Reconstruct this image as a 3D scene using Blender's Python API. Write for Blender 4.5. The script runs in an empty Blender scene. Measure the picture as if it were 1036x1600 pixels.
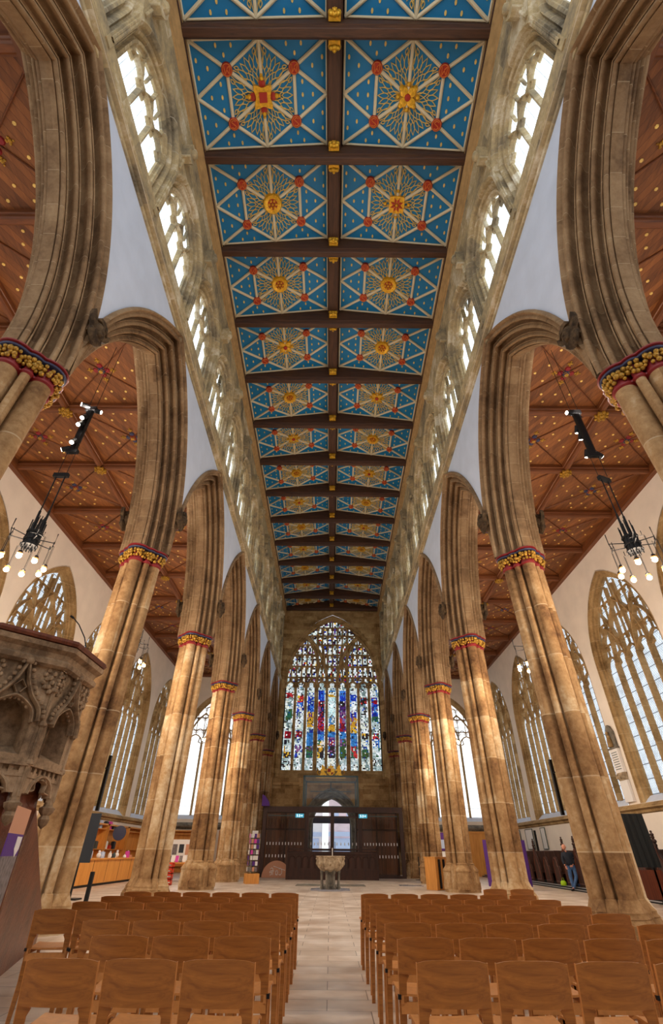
import bpy, math, random
from math import sin, cos, pi, sqrt, acos, atan2, radians as R
from mathutils import Vector, Matrix
random.seed(7)
scn = bpy.context.scene
C = scn.collection
# ------------------------------------------------------------ node helpers
def new_mat(name):
    m = bpy.data.materials.new(name); m.use_nodes = True
    nt = m.node_tree; nt.nodes.clear()
    out = nt.nodes.new('ShaderNodeOutputMaterial')
    return m, nt, out
def N(nt, t, **kw):
    n = nt.nodes.new(t)
    for k, v in kw.items():
        if k in n.inputs: n.inputs[k].default_value = v
        else: setattr(n, k, v)
    return n
def L(nt, a, b): nt.links.new(a, b)
def srgb(r, g, b):
    f = lambda c: ((c/255+.055)/1.055)**2.4 if c > 10 else c/255/12.92
    return (f(r), f(g), f(b), 1)
def ramp(nt, stops, fac):
    n = nt.nodes.new('ShaderNodeValToRGB'); e = n.color_ramp.elements
    while len(e) < len(stops): e.new(.5)
    for i, (p, c) in enumerate(stops): e[i].position = p; e[i].color = c
    L(nt, fac, n.inputs[0]); return n
def bsdf(nt, out, **kw):
    b = N(nt, 'ShaderNodeBsdfPrincipled', **kw); L(nt, b.outputs[0], out.inputs[0]); return b
def plain(name, col, rough=.6, metal=0., noise=0., scale=8., spec=.5, emis=None, es=0):
    m, nt, out = new_mat(name)
    b = bsdf(nt, out, Roughness=rough, Metallic=metal)
    b.inputs['Specular IOR Level'].default_value = spec
    if noise > 0:
        g = N(nt, 'ShaderNodeNewGeometry'); n = N(nt, 'ShaderNodeTexNoise', Scale=scale, Detail=4.)
        L(nt, g.outputs['Position'], n.inputs['Vector'])
        d = tuple(c*(1-noise) for c in col[:3])+(1,); u = tuple(min(1, c*(1+noise)) for c in col[:3])+(1,)
        r = ramp(nt, [(.3, d), (.7, u)], n.outputs['Fac']); L(nt, r.outputs[0], b.inputs['Base Color'])
    else: b.inputs['Base Color'].default_value = col
    if emis: b.inputs['Emission Color'].default_value = emis; b.inputs['Emission Strength'].default_value = es
    return m
def math_n(nt, op, a, b=None, c=None):
    n = N(nt, 'ShaderNodeMath', operation=op)
    for i, v in enumerate((a, b, c)):
        if v is None: continue
        if isinstance(v, (int, float)): n.inputs[i].default_value = v
        else: L(nt, v, n.inputs[i])
    return n.outputs[0]
def stone(name, stops, joint=.78, rough=.85, bump=.4, patch=1.0, blk=.2, n1w=.62, courses=True):
    """masonry: patchy noise colour, single blocks a little lighter or darker, thin pale joints"""
    m, nt, out = new_mat(name); b = bsdf(nt, out, Roughness=rough)
    b.inputs['Specular IOR Level'].default_value = .25
    g = N(nt, 'ShaderNodeNewGeometry'); P = g.outputs['Position']
    n1 = N(nt, 'ShaderNodeTexNoise', Scale=.9*patch, Detail=6., Roughness=.65); L(nt, P, n1.inputs['Vector'])
    n2 = N(nt, 'ShaderNodeTexNoise', Scale=9., Detail=5., Roughness=.7); L(nt, P, n2.inputs['Vector'])
    sp = N(nt, 'ShaderNodeSeparateXYZ'); L(nt, P, sp.inputs[0])
    zc = math_n(nt, 'DIVIDE', sp.outputs[2], joint)
    zf = math_n(nt, 'FLOOR', zc); fr = math_n(nt, 'FRACT', zc)
    xr = math_n(nt, 'FLOOR', math_n(nt, 'DIVIDE', math_n(nt, 'ADD', sp.outputs[0], math_n(nt, 'MULTIPLY', zf, .37)), 1.1))
    yr = math_n(nt, 'FLOOR', math_n(nt, 'DIVIDE', math_n(nt, 'ADD', sp.outputs[1], math_n(nt, 'MULTIPLY', zf, .53)), .9))
    cb = N(nt, 'ShaderNodeCombineXYZ'); L(nt, xr, cb.inputs[0]); L(nt, yr, cb.inputs[1]); L(nt, zf, cb.inputs[2])
    wn = N(nt, 'ShaderNodeTexWhiteNoise'); L(nt, cb.outputs[0], wn.inputs['Vector'])
    v = math_n(nt, 'ADD', math_n(nt, 'MULTIPLY', n1.outputs['Fac'], n1w), math_n(nt, 'MULTIPLY', n2.outputs['Fac'], .26))
    v = math_n(nt, 'ADD', v, math_n(nt, 'MULTIPLY', wn.outputs['Value'], blk if courses else .04))
    r = ramp(nt, stops, v)
    col = r.outputs[0]
    if courses:
        edge = math_n(nt, 'LESS_THAN', fr, .018)
        mx = N(nt, 'ShaderNodeMix', data_type='RGBA'); L(nt, math_n(nt, 'MULTIPLY', edge, .45), mx.inputs[0]); L(nt, col, mx.inputs[6])
        mx.inputs[7].default_value = stops[-1][1]; col = mx.outputs[2]
    L(nt, col, b.inputs['Base Color'])
    bp = N(nt, 'ShaderNodeBump', Strength=bump, Distance=.03); L(nt, n2.outputs['Fac'], bp.inputs['Height']); L(nt, bp.outputs[0], b.inputs['Normal'])
    return m
def wood(name, dark, light, axis=1, rough=.45, scale=5., plank=None, stretch=.08):
    m, nt, out = new_mat(name); b = bsdf(nt, out, Roughness=rough)
    tc = N(nt, 'ShaderNodeTexCoord'); mp = N(nt, 'ShaderNodeMapping')
    s = [scale]*3; s[axis] = scale*stretch; mp.inputs['Scale'].default_value = s
    L(nt, tc.outputs['Object'], mp.inputs[0])
    n = N(nt, 'ShaderNodeTexNoise', Scale=1.6, Detail=7., Roughness=.7, Distortion=1.2); L(nt, mp.outputs[0], n.inputs['Vector'])
    fac = n.outputs['Fac']
    if plank:
        g = N(nt, 'ShaderNodeNewGeometry'); sp = N(nt, 'ShaderNodeSeparateXYZ'); L(nt, g.outputs['Position'], sp.inputs[0])
        k = math_n(nt, 'DIVIDE', math_n(nt, 'ADD', sp.outputs[0], math_n(nt, 'MULTIPLY', sp.outputs[1], plank[1])), plank[0])
        kf = math_n(nt, 'FLOOR', k); wn = N(nt, 'ShaderNodeTexWhiteNoise', noise_dimensions='1D'); L(nt, kf, wn.inputs['W'])
        fac = math_n(nt, 'ADD', math_n(nt, 'MULTIPLY', fac, .75), math_n(nt, 'MULTIPLY', wn.outputs['Value'], .25))
        seam = math_n(nt, 'LESS_THAN', math_n(nt, 'FRACT', k), .06)
        fac = math_n(nt, 'SUBTRACT', fac, math_n(nt, 'MULTIPLY', seam, .3))
    r = ramp(nt, [(.28, dark), (.72, light)], fac); L(nt, r.outputs[0], b.inputs['Base Color'])
    return m
M = {}
M['pier'] = stone('pier_stone', [(.38, srgb(84, 56, 34)), (.51, srgb(138, 104, 68)), (.64, srgb(176, 142, 100)), (.8, srgb(214, 196, 164))], joint=1.42, patch=1.0, blk=.2, n1w=.72, bump=.3)
M['arch'] = stone('arch_stone', [(.3, srgb(88, 66, 46)), (.46, srgb(138, 110, 80)), (.62, srgb(166, 138, 104)), (.8, srgb(204, 184, 150))], joint=.62, patch=1.2, blk=.1, bump=.25)
M['clere'] = stone('clerestory_stone', [(.34, srgb(92, 82, 66)), (.48, srgb(150, 136, 110)), (.6, srgb(190, 168, 126)), (.76, srgb(236, 228, 206))], joint=.62, patch=.8, blk=.12, n1w=.75, bump=.2)
M['west'] = stone('west_stone', [(.32, srgb(108, 80, 46)), (.48, srgb(164, 130, 84)), (.64, srgb(196, 162, 112)), (.8, srgb(216, 192, 148))], joint=.4, patch=1.3)
M['trac'] = stone('tracery_stone', [(.36, srgb(124, 98, 62)), (.5, srgb(168, 138, 94)), (.64, srgb(192, 164, 120)), (.8, srgb(220, 200, 164))], joint=.8, patch=1.0, blk=.1, bump=.2)
M['pulpit'] = stone('pulpit_stone', [(.36, srgb(104, 84, 64)), (.5, srgb(152, 126, 98)), (.66, srgb(182, 156, 126)), (.8, srgb(206, 182, 154))], joint=.6, patch=2.5, courses=False)
M['carved'] = stone('carved_dark_stone', [(.36, srgb(50, 38, 26)), (.5, srgb(84, 66, 46)), (.7, srgb(120, 98, 70)), (.8, srgb(140, 118, 90))], patch=5, courses=False)
M['font'] = stone('font_marble', [(.36, srgb(132, 112, 88)), (.5, srgb(190, 172, 144)), (.64, srgb(220, 206, 180)), (.8, srgb(236, 226, 206))], patch=6, courses=False, bump=1.)
M['grey_stone'] = stone('grey_stone', [(.36, srgb(96, 90, 82)), (.5, srgb(130, 124, 112)), (.7, srgb(160, 152, 138)), (.8, srgb(180, 172, 160))], patch=3, courses=False)
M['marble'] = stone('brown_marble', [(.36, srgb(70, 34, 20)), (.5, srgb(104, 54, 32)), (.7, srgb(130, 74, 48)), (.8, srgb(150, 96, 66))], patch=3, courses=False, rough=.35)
M['plaster'] = plain('white_plaster', srgb(206, 216, 234), .9, noise=.05, scale=1.5, spec=.2)
M['aplaster'] = plain('cream_plaster', srgb(238, 228, 216), .9, noise=.05, scale=1.2, spec=.2)
M['beam'] = wood('dark_oak_beam', srgb(46, 26, 14), srgb(98, 60, 36), axis=0, rough=.6)
M['beamy'] = wood('dark_oak_rib', srgb(46, 26, 14), srgb(98, 60, 36), axis=1, rough=.6)
M['oakb'] = wood('aisle_oak_beam', srgb(76, 40, 18), srgb(136, 78, 38), axis=0, rough=.5)
M['oaky'] = wood('aisle_oak_purlin', srgb(76, 40, 18), srgb(136, 78, 38), axis=1, rough=.5)
M['oakboard'] = wood('aisle_oak_boards', srgb(88, 48, 20), srgb(156, 96, 48), axis=1, rough=.5, plank=(.24, -.62))
M['oakboard2'] = wood('aisle_oak_boards_right', srgb(88, 48, 20), srgb(156, 96, 48), axis=1, rough=.5, plank=(.24, .62))
M['blue'] = plain('painted_blue', srgb(0, 122, 178), .5, noise=.06, scale=1.)
M['cream'] = plain('painted_cream', srgb(230, 214, 178), .5)
M['gold'] = plain('gilding', srgb(232, 176, 48), .32, metal=.45, noise=.25, scale=14)
M['golddark'] = plain('dark_gilding', srgb(176, 132, 44), .4, metal=.3, noise=.6, scale=30)  # deeper, mottled gold for capitals, rosettes and leaf bosses
M['goldline'] = plain('gold_line', srgb(238, 200, 112), .5, noise=.2, scale=9)
M['red'] = plain('painted_red', srgb(176, 40, 20), .45)
M['orange'] = plain('painted_orange', srgb(224, 120, 54), .45)
M['redcap'] = plain('painted_crimson', srgb(132, 28, 32), .5)
M['navy'] = plain('painted_navy', srgb(48, 52, 84), .5)
M['chair'] = wood('beech_ply', srgb(126, 72, 24), srgb(182, 114, 46), axis=0, rough=.5, scale=14., stretch=.06)
M['chaired'] = plain('beech_edge', srgb(190, 124, 62), .5, noise=.12, scale=20)
M['iron'] = plain('black_iron', srgb(24, 24, 26), .45, metal=.5)
M['blackmat'] = plain('black_cloth', srgb(20, 24, 26), .85)
M['darkwood'] = wood('dark_stained_wood', srgb(30, 14, 8), srgb(74, 38, 22), axis=2, rough=.6)
M['screenwood'] = wood('screen_wood', srgb(34, 17, 11), srgb(76, 42, 28), axis=2, rough=.5)
M['cornice'] = plain('cornice_stone', srgb(176, 140, 90), .8, noise=.22, scale=3)
M['porchwood'] = wood('porch_panelling', srgb(60, 30, 16), srgb(124, 72, 40), axis=2, rough=.45, plank=(.32, 0))
M['midwood'] = wood('red_brown_wood', srgb(70, 30, 18), srgb(120, 62, 38), axis=2, rough=.4)
M['oak'] = wood('golden_oak', srgb(198, 126, 48), srgb(236, 170, 84), axis=2, rough=.45)
M['slate'] = plain('slate_panel', srgb(34, 42, 52), .6)
M['white'] = plain('white_card', srgb(236, 234, 232), .6)
M['purple'] = plain('purple_cloth', srgb(84, 40, 130), .7)
M['peach'] = plain('peach_card', srgb(206, 150, 118), .6)
M['photo'] = plain('grey_photo_print', srgb(120, 112, 112), .6, noise=.5, scale=18)
M['pink'] = plain('pink_print', srgb(214, 70, 170), .6)
M['redplastic'] = plain('red_plastic', srgb(220, 60, 30), .4)
M['steel'] = plain('grey_green_steel', srgb(74, 90, 90), .4, metal=.3)
M['kneeler'] = plain('blue_kneeler', srgb(44, 66, 110), .85, noise=.2, scale=6)
M['lead'] = plain('dark_lead', srgb(30, 28, 30), .6)
M['skin'] = plain('skin', srgb(214, 150, 124), .55)
M['jacket'] = plain('navy_jacket', srgb(26, 32, 46), .8, noise=.2, scale=9)
M['denim'] = plain('denim', srgb(64, 96, 140), .85, noise=.2, scale=12)
M['shoe'] = plain('black_shoe', srgb(18, 16, 16), .5)
M['lime'] = plain('lime_bag', srgb(168, 214, 30), .5)
M['brass'] = plain('aged_brass', srgb(150, 104, 52), .4, metal=.6)
M['yellow'] = plain('yellow_print', srgb(228, 186, 70), .6)
M['slab'] = plain('polished_slab', srgb(150, 150, 158), .2)
M['stripe'] = plain('metal_nosing', srgb(190, 190, 196), .35, metal=.4)
M['facade'] = plain('pale_facade', srgb(250, 248, 250), .8, noise=.08, scale=.8)
M['facade2'] = plain('brick_facade', srgb(226, 206, 214), .8, noise=.2, scale=.9)
M['winblue'] = plain('shop_front_blue', srgb(186, 204, 236), .4)
M['bulb'] = plain('lamp_bulb', srgb(255, 220, 170), .4, emis=(1, .76, .45, 1), es=14)
M['spotlens'] = plain('spot_lens', srgb(255, 240, 220), .4, emis=(1, .88, .74, 1), es=12)
M['exit'] = plain('exit_sign_face', srgb(60, 160, 190), .4, emis=srgb(70, 170, 200), es=.5)
M['exitw'] = plain('exit_sign_mark', srgb(240, 255, 255), .4, emis=(.9, 1, 1, 1), es=.9)
# floor: pale sandstone slabs
def floor_mat():
    m, nt, out = new_mat('stone_floor'); b = bsdf(nt, out, Roughness=.42)
    g = N(nt, 'ShaderNodeNewGeometry'); br = N(nt, 'ShaderNodeTexBrick', Scale=1.)
    br.inputs['Brick Width'].default_value = .95; br.inputs['Row Height'].default_value = .48; br.inputs['Mortar Size'].default_value = .006
    br.inputs['Color1'].default_value = srgb(206, 190, 174); br.inputs['Color2'].default_value = srgb(230, 216, 202); br.inputs['Mortar'].default_value = srgb(140, 126, 112)
    L(nt, g.outputs['Position'], br.inputs['Vector'])
    n = N(nt, 'ShaderNodeTexNoise', Scale=1.3, Detail=6.); L(nt, g.outputs['Position'], n.inputs['Vector'])
    r = ramp(nt, [(.3, srgb(208, 192, 176)), (.7, (1, 1, 1, 1))], n.outputs['Fac'])
    mx = N(nt, 'ShaderNodeMix', data_type='RGBA', blend_type='MULTIPLY'); mx.inputs[0].default_value = 1
    L(nt, br.outputs['Color'], mx.inputs[6]); L(nt, r.outputs[0], mx.inputs[7]); L(nt, mx.outputs[2], b.inputs['Base Color'])
    return m
M['floor'] = floor_mat()
# daylit leaded glass; lead pattern in the plane of the window
def glass_mat(name, kind, col, es):
    m, nt, out = new_mat(name)
    tc = N(nt, 'ShaderNodeTexCoord'); sp = N(nt, 'ShaderNodeSeparateXYZ'); L(nt, tc.outputs['Object'], sp.inputs[0])
    u, v = sp.outputs[0], sp.outputs[2]
    def line(x, step, w): return math_n(nt, 'LESS_THAN', math_n(nt, 'FRACT', math_n(nt, 'DIVIDE', x, step)), w/step)
    if kind == 'diamond':
        a = math_n(nt, 'ADD', u, math_n(nt, 'MULTIPLY', v, .6)); c = math_n(nt, 'SUBTRACT', u, math_n(nt, 'MULTIPLY', v, .6))
        ln = math_n(nt, 'MULTIPLY', math_n(nt, 'MAXIMUM', line(a, .13, .02), line(c, .13, .02)), .6)
        ln = math_n(nt, 'MAXIMUM', ln, math_n(nt, 'MULTIPLY', line(v, .62, .035), .85))
    elif kind == 'cl':
        ln = math_n(nt, 'MULTIPLY', math_n(nt, 'MAXIMUM', line(u, .28, .02), line(v, .42, .03)), .6)
    else:
        ln = math_n(nt, 'MULTIPLY', math_n(nt, 'MAXIMUM', line(u, .28, .012), line(v, .2, .016)), .45)
        ln = math_n(nt, 'MAXIMUM', ln, math_n(nt, 'MULTIPLY', line(v, .66, .03), .6))
    n = N(nt, 'ShaderNodeTexNoise', Scale=2.2, Detail=3.); L(nt, tc.outputs['Object'], n.inputs['Vector'])
    r = ramp(nt, [(.3, tuple(c*.72 for c in col)+(1,)), (.65, col+(1,))], n.outputs['Fac'])
    e = N(nt, 'ShaderNodeEmission', Strength=es); L(nt, r.outputs[0], e.inputs[0])
    d = N(nt, 'ShaderNodeBsdfDiffuse', Color=(.03, .03, .035, 1))
    mx = N(nt, 'ShaderNodeMixShader'); L(nt, ln, mx.inputs[0]); L(nt, e.outputs[0], mx.inputs[1]); L(nt, d.outputs[0], mx.inputs[2]); L(nt, mx.outputs[0], out.inputs[0])
    return m
M['gdia'] = glass_mat('leaded_clear_glass', 'diamond', (.82, .91, 1.), 1.05)
M['grect'] = glass_mat('clear_quarry_glass', 'rect', (.95, .98, 1.), 1.6)
M['gcl'] = glass_mat('clerestory_glass', 'cl', (.84, .94, 1.), 1.9)
def stained():
    m, nt, out = new_mat('stained_glass')
    a = N(nt, 'ShaderNodeVertexColor', layer_name='Col'); e = N(nt, 'ShaderNodeEmission', Strength=1.05)
    L(nt, a.outputs[0], e.inputs[0]); gl = N(nt, 'ShaderNodeBsdfGlossy', Roughness=.3, Color=(.3, .3, .3, 1))
    ad = N(nt, 'ShaderNodeMixShader'); ad.inputs[0].default_value = .06
    L(nt, e.outputs[0], ad.inputs[1]); L(nt, gl.outputs[0], ad.inputs[2]); L(nt, ad.outputs[0], out.inputs[0]); return m
M['stained'] = stained()
def clear_glass():
    m, nt, out = new_mat('clear_sheet_glass')
    t = N(nt, 'ShaderNodeBsdfTransparent', Color=(.97, .98, .98, 1)); g = N(nt, 'ShaderNodeBsdfGlossy', Roughness=.02)
    mx = N(nt, 'ShaderNodeMixShader'); mx.inputs[0].default_value = .015
    L(nt, t.outputs[0], mx.inputs[1]); L(nt, g.outputs[0], mx.inputs[2]); L(nt, mx.outputs[0], out.inputs[0]); return m
M['clear'] = clear_glass()
# ------------------------------------------------------------ mesh builder
class MB:
    def __init__(s): s.v = []; s.f = []; s.m = []; s.cur = 0; s.col = {}
    def add(s, vs, fs):
        o = len(s.v); s.v += [tuple(v) for v in vs]
        for f in fs: s.f.append([i+o for i in f]); s.m.append(s.cur)
    def box(s, x0, y0, z0, x1, y1, z1):
        vs = [(x, y, z) for z in (z0, z1) for y in (y0, y1) for x in (x0, x1)]
        s.add(vs, [(0, 2, 3, 1), (4, 5, 7, 6), (0, 1, 5, 4), (2, 6, 7, 3), (0, 4, 6, 2), (1, 3, 7, 5)])
    def cbox(s, c, d, rot=None):
        o = len(s.v); s.box(-d[0]/2, -d[1]/2, -d[2]/2, d[0]/2, d[1]/2, d[2]/2)
        for i in range(o, len(s.v)):
            p = Vector(s.v[i]); p = rot @ p if rot is not None else p; s.v[i] = tuple(p+Vector(c))
    def loft(s, rings, closed=True, caps=True, loop=False):
        n = len(rings[0]); o = len(s.v)
        for r in rings: s.v += [tuple(p) for p in r]
        k = len(rings)
        for j in range(k if loop else k-1):
            for i in range(n if closed else n-1):
                a = o+j*n+i; b = o+j*n+(i+1) % n; c = o+((j+1) % k)*n+(i+1) % n; d = o+((j+1) % k)*n+i
                s.f.append([a, b, c, d]); s.m.append(s.cur)
        if caps and closed and not loop:
            s.f.append([o+i for i in range(n)][::-1]); s.m.append(s.cur)
            s.f.append([o+(k-1)*n+i for i in range(n)]); s.m.append(s.cur)
    def tube(s, pts, r, n=8, caps=True):
        pts = [Vector(p) for p in pts]; rings = []
        rr = r if isinstance(r, (list, tuple)) else [r]*len(pts)
        for i, p in enumerate(pts):
            d = (pts[min(i+1, len(pts)-1)]-pts[max(i-1, 0)]).normalized()
            a = Vector((0, 0, 1)) if abs(d.z) < .95 else Vector((1, 0, 0))
            u = d.cross(a).normalized(); w = u.cross(d)
            rings.append([p+(u*cos(2*pi*k/n)+w*sin(2*pi*k/n))*rr[i] for k in range(n)])
        s.loft(rings, caps=caps)
    def lathe(s, prof, n=24, c=(0, 0, 0), caps=True, phase=0.):
        s.loft([[(c[0]+r*cos(2*pi*k/n+phase), c[1]+r*sin(2*pi*k/n+phase), c[2]+z) for k in range(n)] for r, z in prof], caps=caps)
    def ball(s, c, r, n=10, sx=1, sy=1, sz=1):
        k = n//2+1
        s.lathe([(max(r*sin(pi*i/k), 1e-4)*1., -r*cos(pi*i/k)*sz) for i in range(k+1)], n, (0, 0, 0))
        cnt = n*(k+1)
        for i in range(len(s.v)-cnt, len(s.v)):
            x, y, z = s.v[i]; s.v[i] = (c[0]+x*sx, c[1]+y*sy, c[2]+z)
    def prism(s, poly, a, b, fn):
        """poly: (u,v) outline; extruded from depth a to b, fn(u,v,w)->xyz"""
        n = len(poly); s.add([fn(u, v, a) for u, v in poly]+[fn(u, v, b) for u, v in poly],
              [tuple(range(n))[::-1], tuple(range(n, 2*n))]+[(i, (i+1) % n, n+(i+1) % n, n+i) for i in range(n)])
    def bar(s, pts, b, d, w=0., fn=None, closed=False, flat=.3):
        """chamfered bar along a 2-D polyline in the (u,v) plane"""
        fn = fn or (lambda u, v, w: (u, -w, v)); k = len(pts)
        if k < 2: return
        rings = []
        for i, (u, v) in enumerate(pts):
            if closed: p, q = pts[i-1], pts[(i+1) % k]
            else: p, q = pts[max(i-1, 0)], pts[min(i+1, k-1)]
            def nrm(a, c):
                dx, dy = c[0]-a[0], c[1]-a[1]; l = sqrt(dx*dx+dy*dy) or 1; return (-dy/l, dx/l)
            if (closed or 0 < i < k-1):
                n1, n2 = nrm(p, (u, v)), nrm((u, v), q); nx, ny = n1[0]+n2[0], n1[1]+n2[1]; l = sqrt(nx*nx+ny*ny) or 1
                nx, ny = nx/l, ny/l; c = max(.45, nx*n1[0]+ny*n1[1]); nx, ny = nx/c, ny/c
            else: nx, ny = nrm(p, q)
            sec = [(-.5, -.5), (-.5, .1), (-flat/2, .5), (flat/2, .5), (.5, .1), (.5, -.5)]
            rings.append([fn(u+nx*a*b, v+ny*a*b, w+e*d) for a, e in sec])
        s.loft(rings, caps=not closed, loop=closed)
    def build(s, name, mats, parent=None, smooth=False, loc=None):
        me = bpy.data.meshes.new(name); me.from_pydata(s.v, [], s.f)
        mats = mats if isinstance(mats, (list, tuple)) else [mats]
        for m in mats: me.materials.append(M[m] if isinstance(m, str) else m)
        me.polygons.foreach_set('material_index', s.m)
        if s.col:
            a = me.color_attributes.new('Col', 'FLOAT_COLOR', 'CORNER')
            for p in me.polygons:
                c = s.col.get(p.index, (0.02, .02, .02, 1))
                for li in p.loop_indices: a.data[li].color = c
        if smooth:
            me.polygons.foreach_set('use_smooth', [True]*len(me.polygons))
            try: me.set_sharp_from_angle(angle=R(smooth if smooth is not True else 40))
            except Exception: pass
        me.update()
        o = bpy.data.objects.new(name, me); C.objects.link(o)
        if parent: o.parent = parent
        if loc: o.location = loc
        return o
def tag(o, label=None, cat=None, group=None, kind=None):
    if label: o['label'] = label
    if cat: o['category'] = cat
    if group: o['group'] = group
    if kind: o['kind'] = kind
    return o
def empty(name, loc=(0, 0, 0), rz=0., label=None, cat=None, group=None, kind=None):
    o = bpy.data.objects.new(name, None); C.objects.link(o); o.location = loc; o.rotation_euler = (0, 0, rz); o.empty_display_size = .1
    return tag(o, label, cat, group, kind)
def dup(o, loc=None, rz=None, label=None, name=None):
    def cp(a, par):
        c = a.copy(); C.objects.link(c); c.parent = par
        for ch in a.children: cp(ch, c)
        return c
    c = cp(o, None)
    if loc is not None: c.location = loc
    if rz is not None: c.rotation_euler = (0, 0, rz)
    if label: c['label'] = label
    return c
ORD = ['nearest', 'second', 'third', 'fourth', 'fifth', 'sixth', 'seventh', 'eighth', 'ninth', 'tenth', 'eleventh', 'twelfth', 'thirteenth', 'fourteenth', 'fifteenth']
def o_near(i): return ORD[i] if i == 0 else ORD[i]+' nearest'
def arch_curve(half, z0, rise, n=12, cx=0.):
    """pointed two-centred arch from left spring to right spring"""
    Rr = (rise*rise+half*half)/(2*half)
    if rise < half: # four-centred / depressed: use power curve
        return [(cx+half*t, z0+rise*(1-abs(t)**2.2)**.62 if abs(t) < 1 else z0) for t in [i/n-1 for i in range(2*n+1)]]
    c = Rr-half; th1 = acos(max(-1, min(1, c/Rr)))
    left = [(cx+c-Rr*cos(th1*i/n), z0+Rr*sin(th1*i/n)) for i in range(n+1)]
    return left+[(2*cx-u, v) for u, v in left[-2::-1]]
def inside_arch(u, v, half, z0, rise):
    if abs(u) > half: return False
    if v <= z0: return True
    Rr = (rise*rise+half*half)/(2*half); c = Rr-half
    return (abs(u)+c)**2+(v-z0)**2 < Rr*Rr
CH_W, UP_W, SP_W, WORLD, EXPO = 560, 480, 420, 1.25, .24
# ------------------------------------------------------------ dimensions (metres)
BAY = 7.0; Y0 = 5.79; AX = 5.96           # pier spacing, first pier, arcade centre line
SPR = 8.95; C0 = 4.03; RE = 7.645; RI = 6.82
NW = 5.20; AW = 6.74; YW = 48.3; XA = 14.8; ZA = 15.8; ZC = 23.44; ZRIDGE = 24.17
YB = -1.2                                  # the model is open behind the camera (crossing side)
def struct(mb, name, mat, **k): o = mb.build(name, mat, **k); o['kind'] = 'structure'; return o
# wall added out of view to limit sky light from behind, open above
b = MB(); b.box(-15.3, -6.4, 0, 15.3, -6, 8.5); o = struct(b, 'wall_sky_block', 'aplaster'); o['label'] = 'unseen plain wall added behind the camera to hold back sky light'
# floor
b = MB(); b.box(-15.3, -6, -.3, 15.3, YW, 0); struct(b, 'floor', 'floor')['label'] = 'pale sandstone slab floor of the nave and both aisles'
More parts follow.
